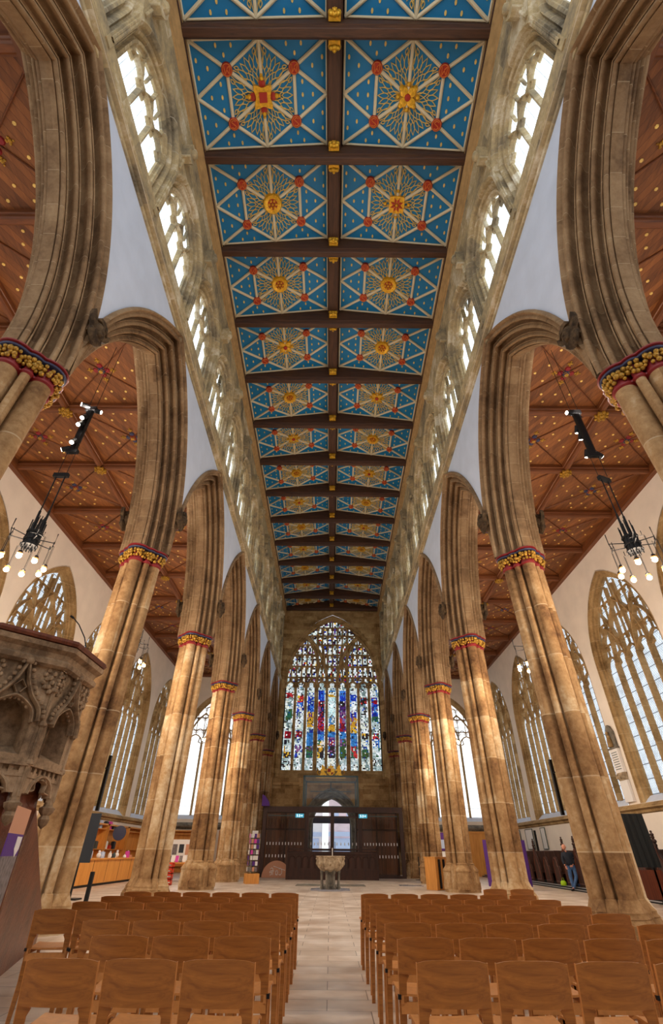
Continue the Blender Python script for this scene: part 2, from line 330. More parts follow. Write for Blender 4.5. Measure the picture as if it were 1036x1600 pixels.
# ---- arcade piers
def pier_sec(sc=1., dr=0., n=128, minor=1.):
    out = []
    for i in range(n):
        th = 2*pi*i/n; r = .30*sc+dr*1.
        for k in range(8):
            a = k*pi/4; cx, rr = ((.415*sc, .185*sc+dr) if k % 2 == 0 else (.405*sc, (.088*sc+dr*.9)*minor))
            d = cx*sin(th-a); q = rr*rr-d*d
            if q > 0 and cos(th-a) > 0: r = max(r, cx*cos(th-a)+sqrt(q))
        out.append((r*cos(th), r*sin(th)))
    return out
def ring(sec, z): return [(x, y, z) for x, y in sec]
def oct_poly(cx, cy, r, n=8, ph=pi/8): return [(cx+r*cos(2*pi*k/n+ph), cy+r*sin(2*pi*k/n+ph)) for k in range(n)]
def make_pier(low):
    root = empty('stone_pier', cat='pier', group='clustered piers of the nave arcades')
    b = MB(); b.loft([ring(pier_sec(), z) for z in [.3, 3, 5, 7, 8.5]]); b.build('shaft', 'pier', root, smooth=35)
    b = MB()
    b.loft([[(x, y, z) for x, y in oct_poly(0, 0, .80)] for z in (0, .12)])
    b.loft([[(x, y, z) for x, y in oct_poly(0, 0, .48)] for z in ((.1, .3) if low else (.12, .95))])
    if low:
        for k in range(8):
            a = k*pi/4; mj = k % 2 == 0; cx, cy = .41*cos(a), .41*sin(a); q_ = 1 if mj else .55
            b.loft([[(x, y, z) for x, y in oct_poly(cx*1.08, cy*1.08, r*q_)] for r, z in [(.36, .08), (.36, .26), (.335, .30), (.32, .34)]])
            b.lathe([(.32*q_, .33), (.33*q_, .36), (.30*q_, .40), (.295*q_, .43), (.30*q_, .45), (.25*q_, .52), (.215*q_, .60), (.20*q_, .64), (.18*q_, .65)], 20, (cx, cy, 0))
    for k in range(0 if low else 4):
        a = k*pi/2; cx, cy = .46*cos(a), .46*sin(a)
        b.loft([[(x, y, z) for x, y in oct_poly(cx, cy, r)] for r, z in [(.37, .11), (.37, .34), (.345, .38), (.335, .72), (.36, .75), (.36, .79)]])
        cx2, cy2 = .385*cos(a), .385*sin(a); rings = []
        for r, z, t in [(.335, .79, 0), (.325, .83, .1), (.28, .90, .4), (.25, .97, .8), (.262, .99, .9), (.262, 1.02, .95), (.225, 1.05, 1)]:
            rings.append([(cx*(1-t)+cx2*t+r*cos(2*pi*q/20), cy*(1-t)+cy2*t+r*sin(2*pi*q/20), z) for q in range(20)])
        b.loft(rings)
        a += pi/4; cx, cy = .47*cos(a), .47*sin(a)
        b.loft([[(x, y, z) for x, y in oct_poly(cx, cy, r)] for r, z in [(.22, .11), (.2, .75), (.2, .8), (.15, .92), (.12, 1.0)]])
    b.build('base', 'pier', root, smooth=30)
    cap = b = MB()
    b.loft([ring(pier_sec(1, .0), 8.46), ring(pier_sec(1, .035), 8.49), ring(pier_sec(1, .035), 8.53), ring(pier_sec(1, .01), 8.55), ring(pier_sec(1, .01), 8.84)])
    cp = b.build('capital', 'redcap', root, smooth=40)
    rr = random.Random(3); b = MB(); b.cur = 0                       # carved gilt leaf balls round the bell
    for z, n, s in [(8.62, 44, .055), (8.70, 44, .065), (8.78, 48, .06)]:
        sec = pier_sec(1, .045+(z-8.6)*.25, n=n)
        for x, y in sec:
            if rr.random() < .9: b.ball((x+rr.uniform(-.02, .02), y+rr.uniform(-.02, .02), z+rr.uniform(-.025, .025)), s*rr.uniform(.6, 1.05), 6)
    b.build('foliage_carving', 'golddark', cp, smooth=60)
    b = MB(); b.loft([ring(pier_sec(1, d), z) for d, z in [(.06, 8.83), (.125, 8.85), (.14, 8.88), (.10, 8.90)]])
    b.build('moulding', 'navy', cp, smooth=40)
    b = MB(); b.loft([ring(pier_sec(1, d), z) for d, z in [(.10, 8.90), (.165, 8.915), (.165, 8.945), (.12, 8.965)]])
    b.build('rim', 'redcap', cp, smooth=40)
    return root
piers = {True: make_pier(True), False: make_pier(False)}
side_name = {-1: 'left', 1: 'right'}
for s in (-1, 1):
    for i in range(7):
        lab = f'clustered stone pier with gilt capital, {o_near(i)} in the {side_name[s]} arcade'
        lean = {0: .2, 1: .17, 2: .07}.get(i, 0)                   # the oldest piers spread slightly at the foot
        if s == -1 and i in (0, 3): o = piers[i == 0]; o['label'] = lab
        else: o = dup(piers[i < 3], (s*AX, Y0+i*BAY, 0), 0, lab)
        o.location = (s*(AX+lean), Y0+i*BAY, 0); o.rotation_euler = (0, -s*lean/8.9, 0)
# ---- arcade arches
ARCT = []
for t_, o_ in [(0, 0), (.02, .05), (.06, .07), (.10, .05), (.12, -.01), (.125, -.1), (.15, -.15), (.20, -.17), (.235, -.15), (.25, -.08), (.252, 0), (.275, .0), (.28, -.05), (.295, -.05), (.30, .02), (.33, .065), (.37, .07), (.40, .03), (.41, -.03), (.415, -.09), (.44, -.14), (.49, -.16), (.53, -.13), (.55, -.07), (.552, 0), (.575, 0), (.58, -.05), (.595, -.05), (.60, .015), (.63, .055), (.665, .05), (.69, .015), (.70, -.04), (.705, -.09), (.73, -.12), (.77, -.12), (.80, -.08), (.805, -.01), (.83, -.01), (.835, -.05), (.85, -.05), (.855, .01), (.89, .045), (.93, .04), (.96, .0), (.965, -.04), (.98, -.04), (.985, 0), (1., 0)]: ARCT.append((t_, o_))
def arch_profile():
    """half profile as (x towards nave, r); hood, diagonal run of rolls and hollows, soffit"""
    a, c = (.77, RE-.09), (.12, RI); dx, dr = c[0]-a[0], c[1]-a[1]; l = sqrt(dx*dx+dr*dr); nx, nr = -dr/l, dx/l  # towards the opening
    if nr > 0: nx, nr = -nx, -nr
    pr = [(.74, RE+.03), (.80, RE+.04), (.87, RE+.0), (.88, RE-.03), (.83, RE-.06), (.78, RE-.07)]
    for t, o in ARCT: pr.append((a[0]+dx*t+nx*o*(1. if o > 0 else 1.45), a[1]+dr*t+nr*o*(1. if o > 0 else 1.45)))
    return pr+[(0, RI-.0)]
def sweep_arch(prof, n=16):
    b = MB(); rings = [[] for _ in range(2*n+1)]
    for x, r in prof:
        # springing clipped where it would pass the pier centre line
        tmax = acos(C0/r)
        z_c = 0.
        if r-C0 > BAY/2: t0 = acos(min(1, (BAY/2+C0)/r))
        else: t0 = 0.
        for i in range(n+1):
            t = t0+(tmax-t0)*i/n; u = -(r*cos(t)-C0); z = r*sin(t)
            rings[i].append((x, u, z)); 
            if i < n: rings[2*n-i].append((x, -u, z))
    b.loft(rings, closed=False, caps=False); return b
prof = arch_profile(); full = prof+[(-x, r) for x, r in prof[-2::-1]]
archb = sweep_arch(full)
a0 = archb.build('arcade_arch', 'arch', smooth=50)
tag(a0, 'x', 'arch', 'moulded pointed arches of the nave arcades')
for s in (-1, 1):
    for i in range(-1, 6):
        if i == -1: lab = f'moulded pointed stone arch over the camera end of the {side_name[s]} arcade, partly outside the picture'
        else: lab = f'moulded pointed stone arch, {o_near(i)} complete one in the {side_name[s]} arcade'
        o = a0 if (s, i) == (-1, -1) else a0.copy()
        if o is not a0: C.objects.link(o)
        o.location = (s*AX, Y0+BAY/2+i*BAY, SPR); o['label'] = lab
# ---- arcade wall above the arches (plaster), nave face and aisle face
def hood_z(u, r=RE+.02):
    return sqrt(max(0, r*r-(abs(u)+C0)**2))
def arcade_wall(s):
    b = MB()
    for xf, top, side in ((NW, 15.5, 0), (AW, ZA, 1)):
        b.cur = side
        for i in range(-1, 6):
            yc = Y0+BAY/2+i*BAY
            K = 20
            for k in range(2*K):
                u0, u1 = -BAY/2+BAY*k/(2*K), -BAY/2+BAY*(k+1)/(2*K)
                z0, z1 = SPR+hood_z(u0), SPR+hood_z(u1)
                b.add([(s*xf, yc+u0, z0), (s*xf, yc+u1, z1), (s*xf, yc+u1, top), (s*xf, yc+u0, top)], [(0, 1, 2, 3)])
    b.cur = 0
    # west respond: solid end of the arcade
    y1 = Y0+6*BAY; b.cur = 0
    b.cur = 2; b.box(min(s*(NW+.02), s*AW), y1+.05, 0, max(s*(NW+.02), s*AW), YW, 15.5)
    b.cur = 0; b.add([(s*NW, YB, 15.5), (s*AW, YB, 15.5), (s*AW, YW, 15.5), (s*NW, YW, 15.5)], [(0, 1, 2, 3)])
    o = struct(b, f'wall_nave_{side_name[s]}', ['plaster', 'aplaster', 'west']); o['label'] = f'white plastered wall above the {side_name[s]} arcade'
for s in (-1, 1): arcade_wall(s)
# responds as moulded stone shafts at the west end
for s in (-1, 1):
    b = MB()
    for dx, dy, r in ((0, .5, .26), (-.35*s, .7, .16), (.4*s, .7, .16), (-.62*s, .86, .12)):
        b.tube([(s*AX+dx, Y0+6*BAY+dy-.1, 0), (s*AX+dx, Y0+6*BAY+dy-.1, 15)], r, 12)
    o = struct(b, f'trim_respond_{side_name[s]}', 'pier', smooth=40); o['label'] = f'moulded stone wall shafts at the west end of the {side_name[s]} arcade'
# ---- carved head stops between arch hoods
def headstop():
    b = MB(); rr = random.Random(5)
    b.ball((0, 0, 0), .2, 12, .9, 1, 1.15)                        # head
    b.ball((.13, 0, -.02), .07, 8); b.ball((.1, 0, -.13), .1, 8, 1, 1, .8)
    b.ball((.12, .07, .05), .045, 6); b.ball((.12, -.07, .05), .045, 6)
    b.loft([[(.02+r*.5*cos(t), r*1.25*cos(t+pi/2), z+.0*t) for t in [2*pi*k/10 for k in range(10)]] for r, z in [(.02, -.42), (.13, -.32), (.2, -.15), (.15, 0)]])
    for sg in (-1, 1):
        b.prism([(0, 0), (.16, .16), (.36, .3), (.38, .16), (.3, .02), (.14, -.1)], -.05, .06, lambda u, v, w, sg=sg: (.02+w, sg*(.08+u*.75), v))
    b.prism([(-.22, .1), (-.15, .27), (0, .33), (.15, .27), (.22, .1), (.12, .18), (-.12, .18)], -.12, .12, lambda u, v, w: (w, u, v))
    b.box(-.25, -.14, -.12, 0, .14, .16)
    o = b.build('head_stop', 'carved', smooth=50); return tag(o, 'x', 'carving', 'carved head stops between the arcade arches')
hs = headstop()
for s in (-1, 1):
    for i in range(0, 7):
        o = hs if (s, i) == (-1, 0) else hs.copy()
        if o is not hs: C.objects.link(o)
        o.location = (s*(NW-.16), Y0+i*BAY-.02, 10.28); o.rotation_euler = (0, 0, 0 if s < 0 else pi)
        o['label'] = f'dark carved stone head stop over the {o_near(i)} pier on the {side_name[s]}'
# aisle side head stops
for s in (-1, 1):
    for i in range(1, 4):
        o = hs.copy(); C.objects.link(o); o.location = (s*(AW+.16), Y0+i*BAY, 10.3); o.rotation_euler = (0, 0, pi if s < 0 else 0)
        o['label'] = f'dark carved head stop on the aisle side of the {o_near(i)} pier on the {side_name[s]}'; o['group'] = 'aisle side head stops'
# ---- string course
def string_prof(): return [(0, -.2), (.05, -.2), (.07, -.14), (.06, -.1), (.0, -.09), (.0, -.05), (.12, -.02), (.18, .02), (.19, .07), (.12, .11), (.02, .12), (.01, .17), (.1, .2), (.14, .25), (.13, .3), (.06, .34), (0, .36)]
for s in (-1, 1):
    b = MB(); b.loft([[(s*(NW-x), y, 15.5+z) for x, z in string_prof()] for y in (YB, YW)], caps=False, closed=False)
    o = struct(b, f'trim_string_{side_name[s]}', 'clere', smooth=30); o['label'] = f'moulded stone string course under the {side_name[s]} clerestory'
# ------------------------------------------------------------ generic traceried window (local: x along wall, z up, -y into the room)
def outline(half, z0, zs, rise, n=14):
    return [(-half, z0)]+arch_curve(half, zs, rise, n)+[(half, z0)]
FN = lambda u, v, w: (u, -w, v)
def splay(b, half, z0, zs, rise, steps, n=14):
    """steps: (extra outwards, depth towards the room) from glass edge to wall face"""
    rings = []
    for e, w in steps:
        rings.append([FN(u, v, w) for u, v in outline(half+e, z0-.6, zs, rise+e*1.05, n)])
    b.loft(rings, closed=False, caps=False)
def clipbar(b, pts, bw, d, w, half, zs, rise, sub=6):
    seg = []; cur = []
    for i in range(len(pts)-1):
        for k in range(sub):
            t = k/sub; seg.append((pts[i][0]+(pts[i+1][0]-pts[i][0])*t, pts[i][1]+(pts[i+1][1]-pts[i][1])*t))
    seg.append(pts[-1])
    for p in seg:
        if inside_arch(p[0], p[1], half+.03, zs, rise+.03): cur.append(p)
        else:
            if len(cur) > 1: b.bar(cur, bw, d, w, FN)
            cur = []
    if len(cur) > 1: b.bar(cur, bw, d, w, FN)
def cusped_head(b, cx, hw, zs, bw, d, w, half, szs, rise, tall=1.25):
    pts = arch_curve(hw, zs, hw*tall, 4, cx); clipbar(b, pts, bw, d, w, half, szs, rise, 2)
    for sg in (-1, 1):                                             # cusps
        c = (cx+sg*hw*.55, zs+hw*.38); 
        if inside_arch(cx+sg*hw, zs+hw, half, szs, rise):
            b.bar([(cx+sg*hw*.95, zs+hw*.1), (cx+sg*hw*.5, zs+hw*.28), (cx+sg*hw*.62, zs+hw*.85)], bw*.7, d*.6, w, FN)
def aisle_tracery(b, half, z0, zh, zs, rise, nl=5, bw=.15, d=.3):
    lw = 2*half/nl
    for k in range(1, nl):
        u = -half+k*lw; b.bar([(u, z0), (u, zh)], bw, d, 0, FN)
    for k in range(nl): cusped_head(b, -half+(k+.5)*lw, lw/2, zh, bw*.8, d*.8, 0, half, zs, rise)
    # intersecting sub-arches over pairs and the middle light
    for k0, k1 in ((0, 2), (nl-2, nl), (1, nl-1)) if nl > 3 else ((0, nl-1), (1, nl)):
        a0, a1 = -half+k0*lw, -half+k1*lw; h = (a1-a0)/2
        clipbar(b, arch_curve(h, zh, h*2.0, 8, (a0+a1)/2), bw*1.05, d*1.05, 0.01, half, zs, rise, 2)
    # main mullions branch on upwards
    top = zs+rise
    for k in (2, nl-2) if nl > 3 else (1, nl-1):
        u = -half+k*lw; clipbar(b, [(u, zh), (u*.9, zh+1.4), (u*.55-.0, top)], bw, d, 0, half, zs, rise)
        clipbar(b, [(u, zh), (u*1.3, zh+1.), (u*2.2, zh+2.2), (u*3, zh+2.8)], bw, d, 0, half, zs, rise)
    # small upright lights in two tiers
    hl = lw/2
    for t, zt in enumerate((zh+1.25, zh+2.35, zh+3.3)):
        clipbar(b, [(-half, zt), (half, zt)], bw*.55, d*.6, 0, half, zs, rise, 20)
    k = -half+hl/1
    while k < half-.01:
        clipbar(b, [(k, zh+lw*.62), (k, zh+2.35), (k*.95, top)], bw*.45, d*.55, 0, half, zs, rise); k += hl
    for zt in (zh+.95, zh+2.05, zh+3.0):
        k = -half
        while k < half-.01:
            cusped_head(b, k+hl/2, hl/2, zt, bw*.4, d*.5, 0, half, zs, rise); k += hl
def glass_poly(b, half, z0, zs, rise, y=.03):
    o = outline(half, z0, zs, rise, 12); b.add([(u, y, v) for u, v in o], [tuple(range(len(o)))])
def aisle_window(nl=5, half=2.6, gm='gdia', z0=3.7, zh=9.45, zs=9.9, rise=4.0, bw=.21, d=.5, name='window_1'):
    root = empty(name); root['kind'] = 'structure'
    b = MB(); splay(b, half, z0, zs, rise, [(-.0, -.15), (0, .1), (.06, .12), (.08, .2), (.16, .24), (.17, .34), (.27, .40), (.34, .40), (.36, .47), (.42, .47)])
    b.build('frame', 'trac', root, smooth=25)
    b = MB(); aisle_tracery(b, half, z0, zh, zs, rise, nl, bw*.66, d*.66)
    for k in range(1, nl): b.bar([(-half+k*2*half/nl, z0), (-half+k*2*half/nl, zh+.1)], bw, d, 0, FN)
    b.build('tracery', 'trac', root, smooth=25)
    b = MB(); b.loft([[(-half-.1, y, z), (half+.1, y, z)] for y, z in [(.05, z0+.02), (-.1, z0-.02), (-.42, z0-.32), (-.47, z0-.34)]], closed=False, caps=False)
    b.build('sill', 'plaster', root)
    b = MB(); glass_poly(b, half, z0, zs, rise); b.build('glass', gm, root)
    return root
def wall_with_arch(b, y_a, y_b, yc, half, z0, zs, rise, zbot, ztop, fn):
    """wall strip between y_a..y_b with one pointed opening"""
    ar = arch_curve(half, zs, rise, 14, yc); nn = len(ar)
    b.add([fn(y_a, zbot), fn(y_b, zbot), fn(y_b, z0), fn(y_a, z0)], [(0, 1, 2, 3)])
    b.add([fn(y_a, z0), fn(yc-half, z0), fn(yc-half, zs), fn(y_a, zs)], [(0, 1, 2, 3)])
    b.add([fn(yc+half, z0), fn(y_b, z0), fn(y_b, zs), fn(yc+half, zs)], [(0, 1, 2, 3)])
    pts = [(y_a, zs)]+ar+[(y_b, zs)]
    for p, q in zip(pts[:-1], pts[1:]):
        if q[0]-p[0] > 1e-5: b.add([fn(*p), fn(*q), fn(q[0], ztop), fn(p[0], ztop)], [(0, 1, 2, 3)])
# aisle outer walls
AH, AZ0, AZS, ARI = 2.6, 3.7, 9.9, 3.95; E = .40
for s in (-1, 1):
    b = MB(); fn = lambda y, z, s=s: (s*XA, y, z)
    for i in range(-1, 6):
        yc = Y0+BAY/2+i*BAY-.15
        ya, yb = Y0+i*BAY-.15, Y0+(i+1)*BAY-.15
        wall_with_arch(b, ya, yb, yc, AH+E, AZ0-.3, AZS, ARI+E*1.05, 0, ZA+.4, fn)
    b.add([fn(Y0+6*BAY-.15, 0), fn(YW, 0), fn(YW, ZA+.4), fn(Y0+6*BAY-.15, ZA+.4)], [(0, 1, 2, 3)])
    o = struct(b, f'wall_aisle_{side_name[s]}', 'aplaster'); o['label'] = f'cream plastered outer wall of the {side_name[s]} aisle'
    b = MB(); b.loft([[(s*(XA-x), y, 3.18+z) for x, z in [(0, -.2), (.08, -.16), (.1, -.06), (.24, 0), (.25, .07), (.06, .2), (0, .2)]] for y in (YB, YW)], caps=False, closed=False)
    o = struct(b, f'trim_ledge_{side_name[s]}', 'trac'); o['label'] = f'stone ledge under the {side_name[s]} aisle windows'
wn = 1
aw = aisle_window(name='window_1')
for s in (-1, 1):
    for i in range(-1, 6):
        o = aw if wn == 1 else dup(aw)
        o.name = f'window_{wn}'; wn += 1
        o.location = (s*(XA+.47), Y0+BAY/2+i*BAY-.15, 0); o.rotation_euler = (0, 0, pi/2 if s < 0 else -pi/2)
        o['label'] = f'five-light traceried window with leaded glass, {o_near(i+1)} in the {side_name[s]} aisle wall'
# west walls of the aisles
WH, WZ0, WZS, WRI = 2.75, 3.95, 9.9, 4.0
ww = aisle_window(4, WH, 'grect', WZ0, 9.6, WZS, WRI, .2, .3, name=f'window_{wn}')
for s in (-1, 1):
    xc = s*10.9
    b = MB(); wall_with_arch(b, min(s*AW, s*XA), max(s*AW, s*XA), xc, WH+E, WZ0-.3, WZS, WRI+E*1.05, 0, ZA+.4, lambda x, z: (x, YW, z))
    o = struct(b, f'wall_west_{side_name[s]}', 'aplaster'); o['label'] = f'cream west end wall of the {side_name[s]} aisle'
    o = ww if s < 0 else dup(ww)
    o.name = f'window_{wn}'; wn += 1; o.location = (xc, YW+.47, 0); o['label'] = f'tall bright clear window in the west end of the {side_name[s]} aisle'
    b = MB(); b.loft([[(x, YW-y, 3.1+z) for y, z in [(0, -.2), (.1, -.1), (.3, 0), (.3, .12), (.12, .25), (0, .3)]] for x in (s*AW, s*XA)], caps=False, closed=False)
    o = struct(b, f'trim_west_ledge_{side_name[s]}', 'grey_stone'); o['label'] = f'stone ledge under the west window of the {side_name[s]} aisle'
# ---- clerestory
CH, CZ0, CZS, CRI = 1.26, 17.1, 18.75, 1.45; CE = .44
def clerestory_window():
    root = empty(f'window_{wn}'); root['kind'] = 'structure'
    b = MB(); splay(b, CH, CZ0, CZS, CRI, [(0, -.12), (0, .06), (.07, .09), (.08, .15), (.15, .17), (.17, .06), (.24, .06), (.27, .2), (.32, .26), (.38, .2), (.42, .22), (.44, .34), (.50, .42), (.54, .42), (.55, .34)], 10)
    b.build('frame', 'clere', root, smooth=25)
    b = MB(); lw = 2*CH/3; bw, d = .13, .26
    for k in (1, 2):
        u = -CH+k*lw; b.bar([(u, CZ0), (u, CZS-.1), (u, CZS+.1)], bw, d, 0, FN)
        for sg in (-1, 1): clipbar(b, [(u, CZS-.05), (u+sg*lw*.25, CZS+.45), (u+sg*lw*.5, CZS+.8), (u+sg*lw*.5, CZS+1.4)], bw*.8, d*.8, 0, CH, CZS, CRI)
    for k in range(3):
        cx = -CH+(k+.5)*lw
        cusped_head(b, cx, lw/2, CZS-.12, bw, d*.9, 0, CH+.1, CZS, CRI+.1, 1.15)
        # solid web in the shoulders of each head
        for sg in (-1, 1):
            b.prism([(cx+sg*lw*.5, CZS-.12), (cx+sg*lw*.5, CZS+.36), (cx+sg*lw*.12, CZS+.36), (cx+sg*lw*.38, CZS+.12)], -.02, .07, FN)
    for u in (-lw*.5, lw*.5): clipbar(b, [(u, CZS+.7), (u, CZS+CRI)], bw*.6, d*.6, 0, CH, CZS, CRI)
    for u in (-lw, 0, lw):
        clipbar(b, [(u-.17, CZS+.6), (u, CZS+.42), (u+.17, CZS+.6), (u, CZS+.85), (u-.17, CZS+.6)], bw*.6, d*.6, 0, CH, CZS, CRI, 2)
    b.build('tracery', 'clere', root, smooth=25)
    b = MB(); b.loft([[(-CH-.1, y, z), (CH+.1, y, z)] for y, z in [(.05, CZ0+.02), (-.08, CZ0), (-.34, CZ0-.45)]], closed=False, caps=False); b.build('sill', 'clere', root)
    b = MB(); glass_poly(b, CH, CZ0, CZS, CRI); b.build('glass', 'gcl', root)
    return root
cw = clerestory_window(); first = True
CN = 14; CY = [Y0-1.75+3.5*(k-1) for k in range(CN)]
for s in (-1, 1):
    b = MB(); fn = lambda y, z, s=s: (s*NW, y, z)
    for k, yc in enumerate(CY):
        wall_with_arch(b, yc-1.75, yc+1.75, yc, CH+CE, CZ0-.45, CZS, CRI+CE*1.05, 15.6, ZC+.6, fn)
    b.add([fn(CY[-1]+1.75, 15.6), fn(YW, 15.6), fn(YW, ZC+.6), fn(CY[-1]+1.75, ZC+.6)], [(0, 1, 2, 3)])
    o = struct(b, f'wall_clerestory_{side_name[s]}', 'clere'); o['label'] = f'stone clerestory wall on the {side_name[s]}'
    for k, yc in enumerate(CY):
        o = cw if first else dup(cw); first = False
        o.name = f'window_{wn}'; wn += 1
        o.location = (s*(NW+.34), yc, 0); o.rotation_euler = (0, 0, pi/2 if s < 0 else -pi/2)
        o['label'] = f'three-light clerestory window, {o_near(k)} in the {side_name[s]} row'
    # cornice under the ceiling
    b = MB(); b.loft([[(s*(NW-x), y, ZC-1.15+z) for x, z in [(0, 0), (.05, .02), (.07, .12), (.02, .16), (.02, .24), (.08, .3), (.12, .36), (.08, .42), (.03, .44), (.03, .52), (.12, .62), (.17, .68), (.17, .76), (.08, .8), (.08, .88), (.16, .95), (.2, 1.)]] for y in (YB, YW)], caps=False, closed=False)
    o = struct(b, f'trim_cornice_{side_name[s]}', 'cornice', smooth=30); o['label'] = f'moulded cornice under the painted ceiling on the {side_name[s]}'
# wall posts with carved corbels between clerestory windows
b = MB()
b.box(0, -.1, 16.2, .04, .1, 20.6); b.tube([(.05, 0, 19.6), (.05, 0, 20.6)], .05, 8)
b.prism([(-.2, 20.6), (-.26, 20.95), (-.2, 21.2), (.2, 21.2), (.26, 20.95), (.2, 20.6), (.1, 20.4), (-.1, 20.4)], 0, .3, lambda u, v, w: (w, u, v))
b.ball((.3, 0, 20.85), .16, 10, 1, 1, 1.2); b.ball((.28, 0, 21.1), .12, 8); b.ball((.34, .06, 20.95), .04, 6); b.ball((.34, -.06, 20.95), .04, 6)
wp = b.build('wall_shaft', 'clere', smooth=40); tag(wp, 'x', 'carving', 'carved wall shafts between the clerestory windows')
first = True
for s in (-1, 1):
    for k in range(CN-1):
        o = wp if first else wp.copy()
        if not first: C.objects.link(o)
        first = False
        o.location = (s*NW, CY[k]+1.75, 0); o.rotation_euler = (0, 0, 0 if s < 0 else pi)
        o['label'] = f'slim wall shaft with carved corbel, {o_near(k)} along the {side_name[s]} clerestory'
# ------------------------------------------------------------ painted nave ceiling
def smooth_curve(pts, sub=3):
    out = []; n = len(pts)
    for i in range(n-1):
        p0, p1, p2, p3 = pts[max(i-1, 0)], pts[i], pts[i+1], pts[min(i+2, n-1)]
        for k in range(sub):
            t = k/sub; out.append(tuple(.5*((2*p1[j])+(-p0[j]+p2[j])*t+(2*p0[j]-5*p1[j]+4*p2[j]-p3[j])*t*t+(-p0[j]+3*p1[j]-3*p2[j]+p3[j])*t**3) for j in (0, 1)))
    return out+[pts[-1]]
DN = lambda u, v, w: (u, v, -w)     # hanging below the board
XR, XE = .27, 5.05; PW = XE-XR; PD = 3.13; SL = atan2(ZRIDGE-ZC, PW); PWs = PW/cos(SL)
def centre_boss(kind, parent):
    b = MB()
    if kind == 0:      # concave square with four leaf points and red heart
        b.cur = 0; pts = []
        for k in range(4):
            a = k*pi/2+pi/4
            for t, r in ((-.62, .27), (-.25, .38), (0, .46), (.25, .38), (.62, .27)): pts.append((r*cos(a+t), r*sin(a+t)))
        b.prism(pts, .0, .2, DN); b.cur = 1; b.prism([(.17*cos(k*pi/2+pi/4)*1.2, .17*sin(k*pi/2+pi/4)*1.2) for k in range(4)], .2, .24, DN)
        b.cur = 1
        for k in range(4): b.lathe([(.001, -.12), (.12, -.1), (.12, 0)], 10, (.36*cos(k*pi/2), .36*sin(k*pi/2), 0))
        b.cur = 0
        for k in range(4):
            a = k*pi/2
            for r, s_ in ((.5, .09), (.6, .06)): b.ball((r*cos(a), r*sin(a), -.06), s_, 8)
    elif kind == 1:    # round rosette
        b.cur = 0; b.lathe([(.001, -.14), (.3, -.13), (.36, -.16), (.40, -.1), (.40, 0)], 28)
        b.cur = 1; b.lathe([(.001, -.16), (.2, -.15), (.21, -.12)], 16)
        b.cur = 0
        for k in range(6): b.ball((.14*cos(k*pi/3), .14*sin(k*pi/3), -.16), .06, 8)
        b.ball((0, 0, -.18), .06, 8)
    elif kind == 2:    # eight-petalled red flower on a gold square
        b.cur = 0; b.prism([((.42 if k % 2 else .33)*cos(k*pi/4), (.42 if k % 2 else .33)*sin(k*pi/4)) for k in range(8)], 0, .14, DN)
        b.cur = 1
        for k in range(8):
            a = k*pi/4+pi/8; b.prism([(.04*cos(a), .04*sin(a)), (.16*cos(a-.3), .16*sin(a-.3)), (.28*cos(a), .28*sin(a)), (.16*cos(a+.3), .16*sin(a+.3))], .14, .18, DN)
        b.cur = 0; b.ball((0, 0, -.16), .07, 8)
        for k in range(4): b.ball((.5*cos(k*pi/2), .5*sin(k*pi/2), -.06), .08, 8)
    else:              # lobed leaf boss
        b.cur = 0
        for k in range(4):
            a = k*pi/2+pi/4; b.lathe([(.001, -.16), (.14, -.13), (.18, 0)], 12, (.2*cos(a), .2*sin(a), 0)); b.ball((.34*cos(a), .34*sin(a), -.06), .11, 8)
            a = k*pi/2; b.ball((.36*cos(a), .36*sin(a), -.05), .09, 8)
        b.cur = 1; b.lathe([(.001, -.2), (.1, -.18), (.12, -.1)], 12)
    return b.build('centre_boss', ['gold', 'red'], parent, smooth=35)
def vesica(p, q, w, n=5):
    d = (q[0]-p[0], q[1]-p[1]); l = sqrt(d[0]**2+d[1]**2); nx, ny = -d[1]/l*w, d[0]/l*w
    up = [(p[0]+d[0]*i/n+nx*sin(pi*(i/n)**.8), p[1]+d[1]*i/n+ny*sin(pi*(i/n)**.8)) for i in range(n+1)]
    dn = [(p[0]+d[0]*i/n-nx*sin(pi*(i/n)**.8), p[1]+d[1]*i/n-ny*sin(pi*(i/n)**.8)) for i in range(n-1, 0, -1)]
    return up+dn
VES = [((.10, .10), (.36, .24), .06), ((.20, .06), (.50, .08), .05), ((.36, .24), (.60, .30), .045), ((.42, .12), (.70, .15), .055), ((.52, .05), (.90, .05), .04), ((.30, .30), (.47, .47), .05), ((.66, .18), (.80, .14), .03)]
